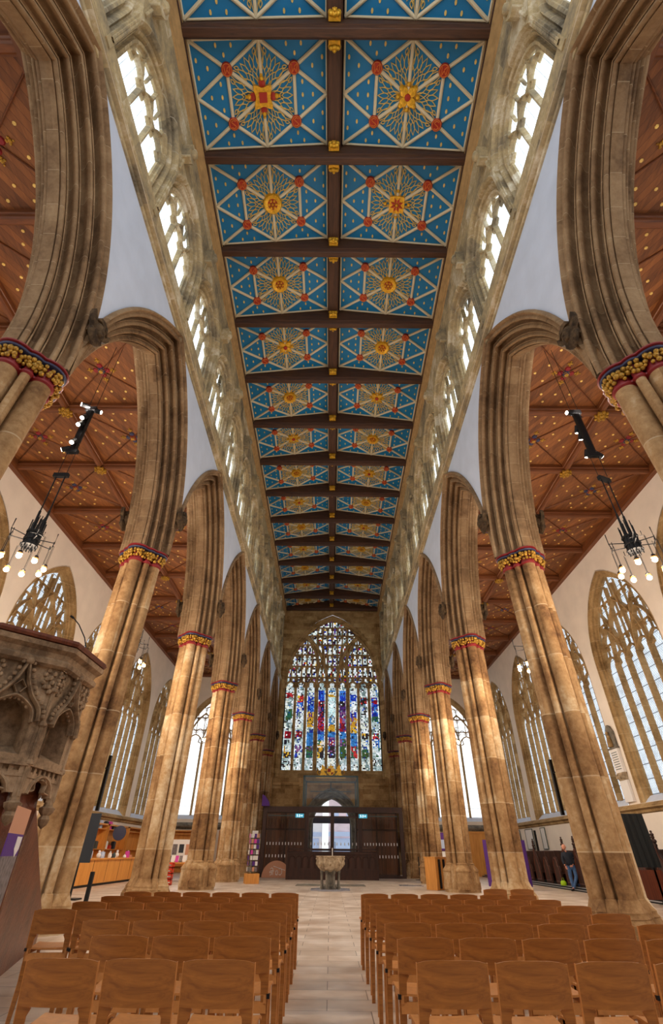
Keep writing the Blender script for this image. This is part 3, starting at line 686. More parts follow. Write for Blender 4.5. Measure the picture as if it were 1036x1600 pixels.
def make_panel(kind):
    root = empty('ceiling_panel', cat='ceiling panel', group='painted blue panels of the nave ceiling')
    w, d = PWs, PD
    b = MB(); b.box(-w/2, -d/2, 0, w/2, d/2, .05); b.build('board', 'blue', root)
    b = MB(); e = .05; hw, hd = w/2-e, d/2-e
    b.bar([(-hw, -hd), (hw, -hd), (hw, hd), (-hw, hd)], .075, .07, .03, DN, closed=True)
    P = [(sx*hw/2, sy*hd/2) for sx in (-1, 1) for sy in (-1, 1)]
    rb = .115
    for sx in (-1, 1):
        b.bar([(sx*hw, -hd), (-sx*hw, hd)], rb, .1, .05, DN)
        b.bar([(sx*hw, 0), (0, hd)], rb, .09, .045, DN); b.bar([(sx*hw, 0), (0, -hd)], rb, .09, .045, DN)
        b.bar([(sx*hw/2, -hd/2), (sx*hw/2, hd/2)], rb, .09, .045, DN)
    b.bar([(0, -hd), (0, hd)], rb, .1, .05, DN)
    b.build('ribs', 'cream', root)
    b = MB(); rnd = random.Random(9)
    O = (0, 0); T = (0, hd); B = (0, -hd); PP = {(-1, -1): P[0], (-1, 1): P[1], (1, -1): P[2], (1, 1): P[3]}
    tris = [(T, PP[1, 1]), (PP[1, 1], PP[1, -1]), (PP[1, -1], B), (B, PP[-1, -1]), (PP[-1, -1], PP[-1, 1]), (PP[-1, 1], T)]
    for A, Bq in tris:
        for (p, q, w_) in VES:
            for fl in (0, 1):
                if p[0] == p[1] and q[0] == q[1] and fl: continue
                P2 = lambda a_, b2: ((A[0]*b2+Bq[0]*a_)*.98, (A[1]*b2+Bq[1]*a_)*.98) if fl else ((A[0]*a_+Bq[0]*b2)*.98, (A[1]*a_+Bq[1]*b2)*.98)
                b.bar(vesica(P2(*p), P2(*q), w_*1.6), .026, .05, .03, DN, closed=True)
    b.build('branch_tracery', 'goldline', root)
    b = MB()
    for x, y in [(.62, .90), (.40, .90), (.52, .74), (.93, .66), (.93, .36), (.78, .52), (.62, .0), (.78, .0), (.62, .24)]:
        for sx in (-1, 1):
            for sy in (-1, 1):
                u, v = sx*x*hw, sy*y*hd
                # keep clear of the ribs
                if y == 0 and sy > 0: continue
                b.prism([(u+.04*cos(t), v+.07*sin(t)) for t in [2*pi*q/8 for q in range(8)]], 0, .03, DN)
    b.build('gilt_stars', 'goldline', root)
    for i, (x, y) in enumerate(P):
        b = MB(); b.lathe([(.001, -.13), (.17, -.13), (.2, -.1), (.2, 0)], 20, (x, y, 0))
        q = b.build('disc_boss', 'red', root, smooth=40)
        b = MB(); 
        b.bar([(x+.165*cos(t), y+.165*sin(t)) for t in [2*pi*k/16 for k in range(16)]], .03, .04, .14, DN, closed=True)
        sc = [(-.08, .09), (.0, .12), (.08, .07), (.0, 0), (-.08, -.07), (0, -.12), (.08, -.09)] if i % 2 else [(-.09, -.1), (-.07, .1), (0, 0), (.07, .1), (.1, -.1), (.0, -.03)]
        b.bar(smooth_curve([(x+u, y+v) for u, v in sc], 3), .032, .04, .15, DN)
        b.build('monogram', 'orange', q)
    centre_boss(kind, root)
    return root
kinds_l = [0, 0, 1, 1, 3, 1, 3, 1, 3, 1, 3, 1, 3, 1]; kinds_r = [0, 3, 2, 1, 1, 3, 1, 3, 1, 3, 1, 1, 3, 1]
names_k = ['square gold boss', 'round gold boss', 'red flower boss', 'leafy gold boss']
protos = {}
FROMW = lambda k: ORD[13-k].replace('nearest', 'first')
for s in (-1, 1):
    for j in range(14):
        kd = (kinds_l if s < 0 else kinds_r)[j]
        ya = 6.78+3.5*(j-2); yc = ya+PD/2; loc = (s*(XR+PW/2), yc, (ZC+ZRIDGE)/2); 
        lab = f'blue ceiling panel with {names_k[kd]}, {FROMW(j)} from the great window, {side_name[s]} half'
        if kd not in protos: protos[kd] = o = make_panel(kd); o.location = loc; o['label'] = lab
        else: o = dup(protos[kd], loc, None, lab)
        o.rotation_euler = (0, SL*s, 0)
# roof slab above
b = MB(); b.add([(x, y, z) for y in (YB-.4, YW) for x, z in [(-NW-.6, ZC+.12), (0, ZRIDGE+.25), (NW+.6, ZC+.12), (NW+.6, ZC+.4), (0, ZRIDGE+.5), (-NW-.6, ZC+.4)]], [(0, 1, 7, 6), (1, 2, 8, 7), (3, 4, 10, 9), (4, 5, 11, 10), (0, 6, 11, 5), (2, 3, 9, 8), (0, 5, 4, 1), (1, 4, 3, 2)])
o = struct(b, 'ceiling', 'beam'); o['label'] = 'dark timber roof over the nave'
# tie beams
def tie():
    b = MB(); prof_ = [(-.19, 24.3), (-.19, 23.22), (-.17, 23.18), (-.15, 23.1), (-.12, 23.02), (-.1, 23.0), (.1, 23.0), (.12, 23.02), (.15, 23.1), (.17, 23.18), (.19, 23.22), (.19, 24.3)]
    b.loft([[(x, y, z) for y, z in prof_] for x in (-NW+.1, NW-.1)])
    return tag(b.build('ceiling_beam', 'beam'), 'x', 'beam', 'tie beams across the nave ceiling')
tb = tie()
def gilt_boss():
    b = MB(); b.cur = 0; b.box(-.2, -.1, -.02, .2, .12, .28)
    b.ball((0, -.05, .08), .15, 10, 1, .8, 1.1)
    for sx in (-1, 1):
        b.ball((sx*.14, -.06, .2), .09, 8); b.ball((sx*.12, -.06, -.02), .08, 8); b.ball((sx*.055, -.16, .12), .03, 6)
    b.ball((0, -.17, .06), .04, 6); b.ball((0, -.14, -.04), .06, 8)
    return tag(b.build('gilt_ceiling_boss', 'gold', smooth=50), 'x', 'boss', 'gilt carved bosses along the ceiling ridge')
gb = gilt_boss(); f1 = f2 = True
for k in range(-2, 13):
    y = 6.595+3.5*k if k < 12 else 48.12
    o = tb if f1 else tb.copy()
    if not f1: C.objects.link(o)
    f1 = False; o.location = (0, y, 0); o['label'] = f'dark oak tie beam across the ceiling, {ORD[12-k].replace("nearest","first")} from the great window'
    for sg in (-1, 1):
        if (k == 12 and sg == 1) or (k == -2 and sg == -1): continue
        o = gb if f2 else gb.copy()
        if not f2: C.objects.link(o)
        f2 = False; o.location = (-.04, y+sg*.34, 23.38); o.rotation_euler = (0, 0, 0 if sg < 0 else pi)
        o['label'] = f'gilt carved boss on the {"camera" if sg < 0 else "far"} side of the {ORD[12-k].replace("nearest","first")} tie beam from the great window'
    if k < 12:
        b = MB(); b.loft([[(x-.04, yy, z) for x, z in [(-.27, ZRIDGE+.1), (-.27, 23.75), (-.2, 23.66), (.2, 23.66), (.27, 23.75), (.27, ZRIDGE+.1)]] for yy in (y+.19, min(y+3.31, 48))])
        o = b.build('ridge_beam', 'beamy'); tag(o, f'dark oak ridge beam length, {ORD[11-k].replace("nearest","first")} from the great window', 'beam', 'lengths of the ridge beam')
for s in (-1, 1):
    b = MB(); b.box(s*5.02, YB-.3, 23.1, s*5.2, YW, 24); o = struct(b, f'trim_wall_plate_{side_name[s]}', 'beamy'); o['label'] = f'dark wall plate along the {side_name[s]} edge of the painted ceiling'
# ------------------------------------------------------------ aisle ceilings
ZB = 15.95; PX = 10.72
def flower(parent, c1, c2):
    b = MB(); b.cur = 0
    b.lathe([(.001, -.1), (.13, -.1), (.16, -.05), (.2, 0)], 14)
    b.cur = 1
    for k in range(4):
        a = k*pi/2; b.lathe([(.001, -.05), (.1, -.05), (.13, 0)], 12, (.24*cos(a), .24*sin(a), 0))
    b.cur = 2
    for k in range(4):
        a = k*pi/2+.0
        for r, q in ((.42, .055), (.52, .07), (.62, .035)): b.ball((r*cos(a), r*sin(a), -.02), q, 6, 1, 1, .5)
        for t in (-.16, .16): b.ball((.5*cos(a+t), .5*sin(a+t), -.02), .05, 6, 1, 1, .5)
        a += pi/4; b.bar([(.14*cos(a+t), .14*sin(a+t)) for t in (-.5, 0, .5)], .02, .03, .1, DN)
    b.lathe([(.06, -.125), (.09, -.125), (.09, -.1), (.06, -.1)], 10)
    b.v = [(x*.85, y*.85, z) for x, y, z in b.v]
    return b.build('rosette', [c2, c1, 'golddark'], parent, smooth=40)
def aisle_panel(c1, c2, bm='oakboard'):
    root = empty('timber_panel', cat='ceiling panel', group='oak panels of the aisle ceilings')
    w, d = 3.7, 3.2
    b = MB(); b.box(-w/2-.15, -d/2-.15, 0, w/2+.15, d/2+.15, .05); bd = b
    b = MB()
    for sx in (-1, 1): b.bar([(-w/2, -d/2*sx), (w/2, d/2*sx)], .05, .06, .03, DN)
    b.build('ribs', 'darkwood' if False else 'oakb', root)
    flower(root, c1, c2)
    b = bd; b.cur = 1                                              # gilt studs nailed over the boards
    for x, y in [(0, .62), (.2, .85), (.62, 0), (.8, .25), (.4, .22), (.3, .62)]:
        for sx in (-1, 1):
            for sy in (-1, 1): b.prism([(sx*x*w/2+.05*cos(t), sy*y*d/2+.05*sin(t)) for t in [2*pi*k/6 for k in range(6)]], -.01, .02, DN)
    b.build('boards', [bm, 'goldline'], root)
    return root
ap = {}
for s in (-1, 1):
    for j in range(-1, 12):
        yc = Y0+1.75+3.5*(j)
        for t, xc in enumerate((8.7, 12.75)):
            key = ((j+t) % 2, s)
            lab = f'oak panel with {"red" if key[0] else "blue"} rosette, {o_near(j+1)} in the {"inner" if t == 0 else "outer"} row, {side_name[s]} aisle'
            if key not in ap:
                o = ap[key] = aisle_panel(*(('redcap', 'navy') if key[0] else ('navy', 'redcap')), 'oakboard' if s < 0 else 'oakboard2'); o.location = (s*xc, yc, ZB); o['label'] = lab
            else: dup(ap[key], (s*xc, yc, ZB), 0, lab)
b = MB(); prof_ = [(-.17, 16.1), (-.17, 15.78), (-.13, 15.76), (-.11, 15.66), (-.07, 15.6), (.07, 15.6), (.11, 15.66), (.13, 15.76), (.17, 15.78), (.17, 16.1)]
b.loft([[(x, y, z) for y, z in prof_] for x in (-4.03, 4.03)]); ab = tag(b.build('aisle_beam', 'oakb'), 'x', 'beam', 'cross beams of the aisle ceilings')
b = MB(); prof_ = [(-.15, 16.1), (-.15, 15.76), (-.12, 15.74), (-.1, 15.64), (-.06, 15.58), (.06, 15.58), (.1, 15.64), (.12, 15.74), (.15, 15.76), (.15, 16.1)]
b.loft([[(x, y, z) for x, z in prof_] for y in (0.17, 3.33)]); pu = tag(b.build('aisle_purlin', 'oaky'), 'x', 'beam', 'lengthwise beams of the aisle ceilings')
b = MB(); b.lathe([(.001, -.1), (.16, -.08), (.2, 0)], 12)
for k in range(8): b.ball((.22*cos(k*pi/4), .22*sin(k*pi/4), -.03), .07, 6); b.ball((.11*cos(k*pi/4), .11*sin(k*pi/4), -.09), .05, 6)
ag = tag(b.build('ceiling_leaf_boss', 'golddark', smooth=40), 'x', 'boss', 'gilt leaf bosses of the aisle ceilings')
f1 = True
for s in (-1, 1):
    for j in range(-1, 13):
        y = Y0+3.5*j
        if y > 47.9: continue
        for pr, loc, lab in ((ab, (s*10.77, y, 0), f'oak cross beam, {o_near(j+1)} over the {side_name[s]} aisle'), (pu, (s*PX, y, 0), f'oak lengthwise beam, {o_near(j+1)} length over the {side_name[s]} aisle'), (ag, (s*PX, y, 15.57), f'gilt leaf boss under the {o_near(j+1)} cross beam of the {side_name[s]} aisle')):
            o = pr if f1 else pr.copy()
            if not f1: C.objects.link(o)
            o.location = loc; o['label'] = lab
        f1 = False
    b = MB(); b.box(s*AW, YB, 16., s*(XA+.2), YW, 16.3); o = struct(b, f'ceiling_aisle_{side_name[s]}', 'oakb'); o['label'] = f'timber roof over the {side_name[s]} aisle'
    b = MB()
    for x in (XA-.1, AW+.12): b.loft([[(s*x+xx, y, z) for xx, z in [(-.14, 16.05), (-.14, 15.5), (.14, 15.5), (.14, 16.05)]] for y in (YB, YW)])
    o = struct(b, f'trim_aisle_plate_{side_name[s]}', 'oaky'); o['label'] = f'oak wall plates of the {side_name[s]} aisle ceiling'
# ------------------------------------------------------------ west wall of the nave and the great window
GH, GZ0, GZS, GR = 4.75, 7.5, 15.3, 6.75; GE = .42
GX = .08
b = MB(); wall_with_arch(b, -NW-1.6, NW+1.6, GX, GH+GE, GZ0-.55, GZS, GR+.5, 6.4, 24.8, lambda x, z: (x, YW, z))
# below: wall with west door opening
ar = arch_curve(1.7, 3.0, 2.25, 10, .1); pts = [(-NW-1.6, 3.0)]+ar+[(NW+1.6, 3.0)]
for p, q in zip(pts[:-1], pts[1:]): b.add([(p[0], YW, p[1]), (q[0], YW, q[1]), (q[0], YW, 6.4), (p[0], YW, 6.4)], [(0, 1, 2, 3)])
for x0, x1 in ((-NW-1.6, -1.6), (1.8, NW+1.6)): b.add([(x0, YW, 0), (x1, YW, 0), (x1, YW, 3.0), (x0, YW, 3.0)], [(0, 1, 2, 3)])
o = struct(b, 'wall_west', 'west'); o['label'] = 'brown stone west wall around the great window'
b = MB(); b.loft([[(u+.1, YW-w, v) for u, v in [(-1.7-e, 0)]+arch_curve(1.7+e, 3.0, 2.25+e, 12)+[(1.7+e, 0)]] for e, w in [(0, -.8), (0, 0), (.08, .1), (.2, .06), (.26, .2), (.36, .2), (.42, .08), (.62, .1), (.7, .24), (.8, .24), (.84, 0)]], closed=False, caps=False)
o = struct(b, 'trim_door_arch', 'grey_stone', smooth=30); o['label'] = 'moulded stone arch of the west doorway'
b = MB(); b.box(-5.2, YW-.25, 6.25, 5.2, YW, 6.75)
for k in range(64): b.box(-5.15+k*.162, YW-.36, 6.5, -5.15+k*.162+.09, YW-.2, 6.78)
for x in (-2.55, 2.7): b.box(x-.16, YW-.3, 3.9, x+.16, YW, 6.3); b.box(x-.24, YW-.4, 6.1, x+.24, YW, 6.8)
o = struct(b, 'trim_west_cornice', 'west'); o['label'] = 'battlemented stone band under the great window'
root = empty(f'window_{wn}', (GX, YW+.5, 0)); root['kind'] = 'structure'; root['label'] = 'great west window with nine lights of stained glass'; wn += 1
b = MB(); splay(b, GH, GZ0, GZS, GR, [(0, -.15), (0, .12), (.06, .15), (.08, .25), (.16, .3), (.18, .4), (.28, .48), (.33, .5), (.36, .58), (.43, .56), (.44, .48)], 20)
b.build('frame', 'west', root, smooth=25)
b = MB(); b.loft([[(-GH-.1, y, z), (GH+.1, y, z)] for y, z in [(.05, GZ0+.02), (-.1, GZ0), (-.5, GZ0-.5), (-.6, GZ0-.55), (-.6, GZ0-.7), (-.5, GZ0-.75)]], closed=False, caps=False); b.build('sill', 'west', root)
b = MB(); nl = 9; lw = 2*GH/nl; bw = .3; d = .4
for k in range(1, nl): b.bar([(-GH+k*lw, GZ0), (-GH+k*lw, GZS+.1)], bw*(1.25 if k in (3, 6) else .9), d*(1.2 if k in (3, 6) else .9), 0, FN)
for k in range(nl): cusped_head(b, -GH+(k+.5)*lw, lw/2, GZS-.45, bw*.7, d*.8, 0, GH, GZS, GR)
# two side sub-arches of four lights and the central strip
for cx in (-GH+2*lw, GH-2*lw): clipbar(b, arch_curve(2*lw, GZS, 4.9, 12, cx), bw*1.1, d*1.1, .02, GH, GZS, GR, 2)
for sg in (-1, 1):
    clipbar(b, [(sg*1.5*lw, GZS), (sg*1.35*lw, GZS+2.2), (sg*1.9*lw, GZS+3.9), (sg*2.6*lw, GZS+4.9), (sg*3*lw, GZS+5.4)], bw*.9, d, .02, GH, GZS, GR)
    clipbar(b, arch_curve(lw/2, GZS+.1, 2.3, 6, sg*lw), bw*.7, d*.9, .02, GH, GZS, GR, 2)
    clipbar(b, [(sg*.5*lw, GZS), (sg*.9*lw, GZS+3.6), (sg*1.55*lw, GZS+4.6)], bw*.6, d*.8, .01, GH, GZS, GR)
    clipbar(b, [(sg*1.5*lw, GZS+2), (sg*1.5*lw, GZS+6)], bw*.7, d*.9, .02, GH, GZS, GR)
tiers = [GZS+.62, GZS+1.75, GZS+2.95, GZS+4.05, GZS+5.05, GZS+5.95]
hl = lw/2
for zt in tiers:
    clipbar(b, [(-GH, zt), (GH, zt)], bw*.5, d*.6, 0, GH, GZS, GR, 30)
    k = -GH
    while k < GH-.01:
        cusped_head(b, k+hl/2, hl/2, zt-.34, bw*.4, d*.5, 0, GH, GZS, GR); k += hl
k = -GH+hl
while k < GH-.01: clipbar(b, [(k, GZS+.4), (k, GZS+GR)], bw*.5, d*.6, 0, GH, GZS, GR); k += hl
b.build('tracery', 'west', root, smooth=25)
# stained glass: jittered cells with colours laid out light by light
rg = random.Random(11)
def lin(r, g, b_): return srgb(r, g, b_)[:3]
W_ = [lin(240, 246, 250), lin(206, 220, 226), lin(228, 232, 220), lin(170, 190, 190), lin(120, 140, 140)]; BL = [lin(30, 60, 180), lin(20, 40, 130), lin(60, 120, 210)]; RD = [lin(160, 20, 36), lin(110, 16, 30), lin(190, 50, 50)]
GN = [lin(40, 96, 76), lin(60, 84, 40)]; GD = [lin(222, 176, 50), lin(190, 140, 40)]; PU = [lin(76, 40, 110), lin(130, 80, 130)]; DK = [lin(30, 26, 40), lin(50, 34, 30)]; SK = [lin(236, 220, 206)]
SB = [lin(60, 130, 200), lin(40, 100, 170)]
LAY = {0: [(.13, W_), (.2, GD+DK), (.28, GD+W_), (.34, W_+DK), (.42, RD), (.55, W_), (.60, GN), (.68, GN+W_), (.8, W_+SK), (.87, RD), (1, W_)],
       1: [(.13, W_), (.3, BL+PU+W_), (.36, W_), (.42, RD), (.56, W_), (.66, BL+W_), (.76, BL+SK), (.84, RD+GD), (1, W_)],
       2: [(.13, W_), (.26, GN+PU), (.40, SB), (.46, W_+BL), (.56, GD+DK), (.64, GD+PU), (.78, BL), (.88, BL+W_), (1, W_)],
       3: [(.13, W_), (.24, DK+GD), (.33, GD+GN+SK), (.42, SB+BL), (.62, RD+PU), (.78, DK+PU+RD), (.86, BL), (.91, BL), (1, W_)],
       4: [(.13, W_), (.28, PU+DK), (.36, RD+PU), (.42, SB), (.5, GD), (.6, W_+SB), (.82, [lin(236, 250, 252), lin(200, 236, 240)]), (.85, GD), (.88, W_), (.9, SB), (1, W_)],
       5: [(.13, W_), (.26, GN), (.34, GN+PU), (.42, SB), (.62, RD+PU), (.78, DK+PU), (.86, BL), (.91, BL), (1, W_)],
       6: [(.13, W_), (.26, GN+PU+RD), (.40, SB), (.48, GD), (.58, PU+GD), (.78, BL+PU+W_), (.86, BL), (1, W_)],
       7: [(.13, W_), (.22, GN), (.34, BL+W_), (.4, GD+DK), (.54, W_), (.62, W_), (.74, W_+DK), (.82, RD+DK), (1, W_)],
       8: [(.13, W_), (.24, GN+W_), (.34, SB+BL+W_), (.4, RD+GN), (.54, W_), (.6, GN), (.74, BL+PU), (.82, RD+BL), (1, W_)]}
b = MB(); b.cur = 0
def cell(u0, u1, v0, v1, col):
    j = lambda a: a+rg.uniform(-.018, .018)
    f = rg.uniform(.7, 1.1); b.col[len(b.f)] = tuple(min(1.2, c*f) for c in col)+(1,)
    g = .005; b.add([(j(u0+g), .02, j(v0+g)), (j(u1-g), .02, j(v0+g)), (j(u1-g), .02, j(v1-g)), (j(u0+g), .02, j(v1-g))], [(0, 1, 2, 3)])
for li in range(nl):
    u0 = -GH+li*lw+.1; u1 = u0+lw-.2; nc, nr = 7, 62; H = GZS+.1-GZ0
    for r_ in range(nr):
        f = (r_+.5)/nr; pal = next(p for q, p in LAY[li] if f <= q+1e-6)
        for c_ in range(nc):
            edge = c_ in (0, nc-1); pp = W_ if edge and rg.random() < .9 else pal
            if not edge and f > .13 and rg.random() < .12: pp = rg.choice([W_, W_, DK, BL])
            if pal is W_ and rg.random() < .1: pp = DK
            rk = random.Random(li*1000+(r_//4)*17+(c_+(r_//4) % 2)//3*7); base = rk.choice(pp)
            cell(u0+(u1-u0)*c_/nc, u0+(u1-u0)*(c_+1)/nc, GZ0+H*r_/nr, GZ0+H*(r_+1)/nr, base if rg.random() < .72 else rg.choice(pp))
v = GZS+.1
while v < GZS+GR:
    u = -GH
    while u < GH:
        if inside_arch(u+.1, v+.12, GH, GZS, GR):
            c_ = rg.choice(W_[:3]*3+W_+W_+W_+BL[:2]+RD[:1]+GD[:1]+PU)
            if rg.random() < .3: c_ = rg.choice(DK)
            cell(u, u+.176, v, v+.19, c_)
        u += .176
    v += .19
b.build('stained_glass', 'stained', root)
b = MB(); glass_poly(b, GH+.02, GZ0, GZS, GR, .05); b.build('leading', 'lead', root)
# ------------------------------------------------------------ chairs
def make_chair():
    root = empty('stacking_chair', cat='chair', group='beech stacking chairs in rows')
    W = .415; n = 9
    def curve(u, z):   # backrest surface: hollow to the sitter, raked back
        t = (u/(W/2)); return -.035*(1-t*t)-(z-.45)*.20
    def sheet(z0, z1, half, th, nz=5, top=False):
        b = MB(); rings = []
        for j in range(nz+1):
            z = z0+(z1-z0)*j/nz; r = []
            hw = half
            for i in range(n+1):
                u = -hw+2*hw*i/n; zz = z-(.018*(abs(u)/hw)**4 if j == nz else 0); r.append((u, curve(u, zz), zz))
            r += [(x, y+th, z_) for x, y, z_ in r[::-1]]; rings.append(r)
        b.loft(rings); return b
    sheet(.665, .87, W/2, .012).build('backrest', 'chair', root, smooth=40)
    b = MB(); rings = []                                           # seat, dished with a rolled front edge
    for j in range(9):
        t = j/8; y = -.02+.43*t; z = .562-.012*sin(pi*t)+.012*t-(.03*max(0, t-.85)/.15)
        hw = .19+.02*t; r = [(-hw+2*hw*i/6, y, z-.008*(1-(abs(i-3)/3)**2)) for i in range(7)]
        rings.append(r+[(x, yy, zz-.013) for x, yy, zz in r[::-1]])
    b.loft(rings); b.build('seat', 'chaired', root, smooth=40)
    for sg in (-1, 1):
        b = MB(); rings = []; xo = sg*W/2
        for z, w in [(.85, .012), (.70, .03), (.655, .075), (.62, .056), (.5, .05), (.3, .046), (0, .036)]:
            y = curve(W/2, max(z, .3))-(.3-min(z, .3))*.06; rings.append([(xo-sg*w, y, z), (xo, y, z), (xo, y+.014, z), (xo-sg*w, y+.014, z)])
        b.loft(rings); b.cur = 1
        b.loft([[(xo-.002, y-.002, z), (xo+.002, y-.002, z), (xo+.002, y+.016, z), (xo-.002, y+.016, z)] for z, y in [(z, curve(W/2, max(z, .3))-(.3-min(z, .3))*.06) for z in (.855, .6, .3, 0)]])
        lg = b.build('leg', ['chair', 'chaired'], root)
        b = MB(); b.box(sg*(W/2)-.01, -.03, .53, sg*(W/2)+.012, .0, .555); b.build('linking_clip', 'iron', lg)
        b = MB(); x = sg*(W/2-.02); b.loft([[(x-.011, y-w/2, z), (x+.011, y-w/2, z), (x+.011, y+w/2, z), (x-.011, y+w/2, z)] for z, y, w in [(.55, .34, .05), (.36, .36, .034), (0, .40, .026)]])
        b.build('leg', 'chaired', root)
        b = MB(); b.box(x-.011, -.02, .505, x+.011, .36, .548); b.build('side_rail', 'chaired', root)
    b = MB(); b.box(-W/2+.01, .33, .495, W/2-.01, .35, .54); b.build('front_rail', 'chaired', root)
    b = MB(); b.box(-W/2+.01, -.012, .455, W/2-.01, .006, .515); b.build('back_rail', 'chaired', root)
    return root
ch0 = make_chair(); first = True
def put_chair(x, y, rz, lab):
    global first
    if first: o = ch0; o.location = (x, y, 0); o.rotation_euler = (0, 0, rz); o['label'] = lab; first = False
    else: o = dup(ch0, (x, y, 0), rz, lab)
    return o
ROWY = [3.80+.925*r for r in range(7)]
rj = random.Random(4)
nleft = [3, 3, 4, 6, 6, 6, 6]
for r in range(7):
    for j in range(nleft[r]):
        put_chair(-.61-.01*r-.452*j, ROWY[r]+rj.uniform(-.015, .015)-.0, (.14 if (r, j) == (3, 5) else rj.uniform(-.02, .02)), f'beech chair, {ORD[j].replace("nearest","first")} from the aisle in the {o_near(r)} row, left block')
    for j in range(6):
        if r == 0 and j > 4: continue
        put_chair(.74-.005*r+(.468 if r < 2 else .462)*j, ROWY[r]+.03+rj.uniform(-.015, .015)+.012*j, rj.uniform(-.02, .02), f'beech chair, {ORD[j].replace("nearest","first")} from the aisle in the {o_near(r)} row, right block')
put_chair(3.0, 10.9, 0, 'beech chair, left of two standing beyond the last row, right block')
put_chair(3.5, 10.95, 0, 'beech chair, right of two standing beyond the last row, right block')
# ------------------------------------------------------------ pulpit
PC = (-4.53, 6.63); AP = 1.02
root = empty('pulpit', (PC[0], PC[1], 0), label='tall carved gothic stone pulpit with canopied niches standing left of the chairs', cat='pulpit')
def octr(ap, z, ph=pi/8): r = ap/cos(pi/8); return [(r*cos(2*pi*k/8+ph), r*sin(2*pi*k/8+ph), z) for k in range(8)]
b = MB(); b.loft([octr(a, z) for a, z in [(1.02, 3.28), (1.07, 3.31), (1.08, 3.36), (1.03, 3.4), (1.05, 3.46), (1.12, 3.5), (1.13, 3.56), (1.08, 3.58)]], caps=False); b.build('cornice', 'pulpit', root)
b = MB(); b.loft([octr(a, z) for a, z in [(1.07, 3.57), (1.13, 3.58), (1.15, 3.61), (1.13, 3.65), (.95, 3.66), (.95, 3.57)]], loop=True, caps=False); b.build('rim', 'midwood', root)
b = MB(); b.loft([octr(a, z) for a, z in [(.68, 2.1), (.68, 3.3)]]); b.build('drum', 'pulpit', root)
b = MB(); b.loft([octr(a, z) for a, z in [(.90, 0), (.90, .2), (.82, .3), (.82, 1.5), (.84, 1.75), (.80, 2.1)]]); b.build('stem', 'marble', root)
sw = 2*.98*math.tan(pi/8)
for k in range(8):
    a = k*pi/4; ca, sa = cos(a), sin(a)
    if cos(a-radians(-45) if False else a-R(-45)) < -.5: continue
    F = lambda u, v, w, ca=ca, sa=sa: (ca*(.94+w)-sa*u, sa*(.94+w)+ca*u, v)
    hw = sw/2
    b = MB()                                                       # niche front with pointed opening
    h0 = .26; z0, zs, rise = 2.27, 2.66, .24
    ar = arch_curve(h0, zs, rise, 8); pts = [(-hw, zs)]+ar+[(hw, zs)]
    for p, q in zip(pts[:-1], pts[1:]):
        if q[0]-p[0] > 1e-5: b.add([F(p[0], p[1], .04), F(q[0], q[1], .04), F(q[0], 3.3, .04), F(p[0], 3.3, .04)], [(0, 1, 2, 3)])
    for x0, x1 in ((-hw, -h0), (h0, hw)): b.add([F(x0, z0, .04), F(x1, z0, .04), F(x1, zs, .04), F(x0, zs, .04)], [(0, 1, 2, 3)])
    ol = [(-h0, z0)]+ar+[(h0, z0)]
    b.loft([[F(u*s_, v if v > z0+.01 else v, w) for u, v in ol] for s_, w in [(1, .06), (.96, .0), (.9, -.03), (.86, -.2)]], closed=False, caps=False)
    b.prism([(-hw, 2.28), (hw, 2.28), (hw, 2.19), (-hw, 2.19)], -.22, .05, F); b.loft([[F(u, z, w) for u in (-.25, .25)] for z, w in ((2.28, .03), (2.38, -.18))], closed=False, caps=False)
    b.build('niche', 'pulpit', root, smooth=25)
    b = MB()                                                       # ogee gable, cusps, crockets
    for sg in (-1, 1):
        cv = smooth_curve([(sg*(h0+.06), 2.64), (sg*(h0+.03), 2.78), (sg*.16, 2.92), (sg*.06, 3.1), (0, 3.32)], 3); b.bar(cv, .045, .1, .09, F)
        for u, v in cv[1:-1:1]: b.ball(F(u+sg*.05, v+.025, .1), .028, 6)
        b.bar(smooth_curve([(sg*h0, 2.62), (sg*h0*.86, 2.76), (sg*.1, 2.86), (0, 2.90)], 3), .04, .08, .07, F)
        for t in range(4): 
            aa = arch_curve(h0-.02, zs, rise-.02, 8)[2+t*2 if sg < 0 else 14-t*2]; b.ball(F(aa[0]*.9, aa[1]-.01, .05), .026, 6)
        b.bar([(sg*.02, 2.93), (sg*.07, 3.0), (sg*.0, 3.08)], .02, .05, .08, F)
        for q in range(5): b.ball(F(sg*(hw-.06-.03*(q % 2)), 3.0+q*.055, .06), .035, 6); b.ball(F(sg*(hw-.13-.03*(q % 2)), 3.05+q*.05, .05), .03, 6)
    b.ball(F(0, 3.3, .12), .05, 8)
    b.build('gable', 'pulpit', root, smooth=40)
    b = MB(); b.prism([(-hw, 2.2), (hw, 2.2), (hw, 2.17), (-hw, 2.17)], 0, .08, F)
    for q in range(7): u = -hw+.06+q*(2*hw-.12)/6; b.prism([(u-.025, 2.10), (u+.025, 2.10), (u+.025, 2.17), (u-.025, 2.17)], 0, .05, F)
    b.prism([(-hw, 2.10), (hw, 2.10), (hw, 2.06), (-hw, 2.06)], -.1, .05, F); b.prism([(-hw, 2.17), (hw, 2.17), (hw, 2.08), (-hw, 2.08)], -.1, .01, F)
    b.build('dentil_band', 'pulpit', root)
    b = MB()                                                       # open trefoil arcade below
    ar = arch_curve(.27, 1.9, .2, 8); pts = [(-hw, 1.9)]+ar+[(hw, 1.9)]
    for p, q in zip(pts[:-1], pts[1:]):
        if q[0]-p[0] > 1e-5: b.prism([(p[0], p[1]), (q[0], q[1]), (q[0], 2.12), (p[0], 2.12)], -.02, .04, F)
    b.bar(ar, .05, .1, .02, F)
    for sg in (-1, 1): b.bar(smooth_curve([(sg*.25, 1.93), (sg*.12, 1.95), (sg*.14, 2.03), (sg*.02, 2.08)], 3), .03, .06, .02, F)
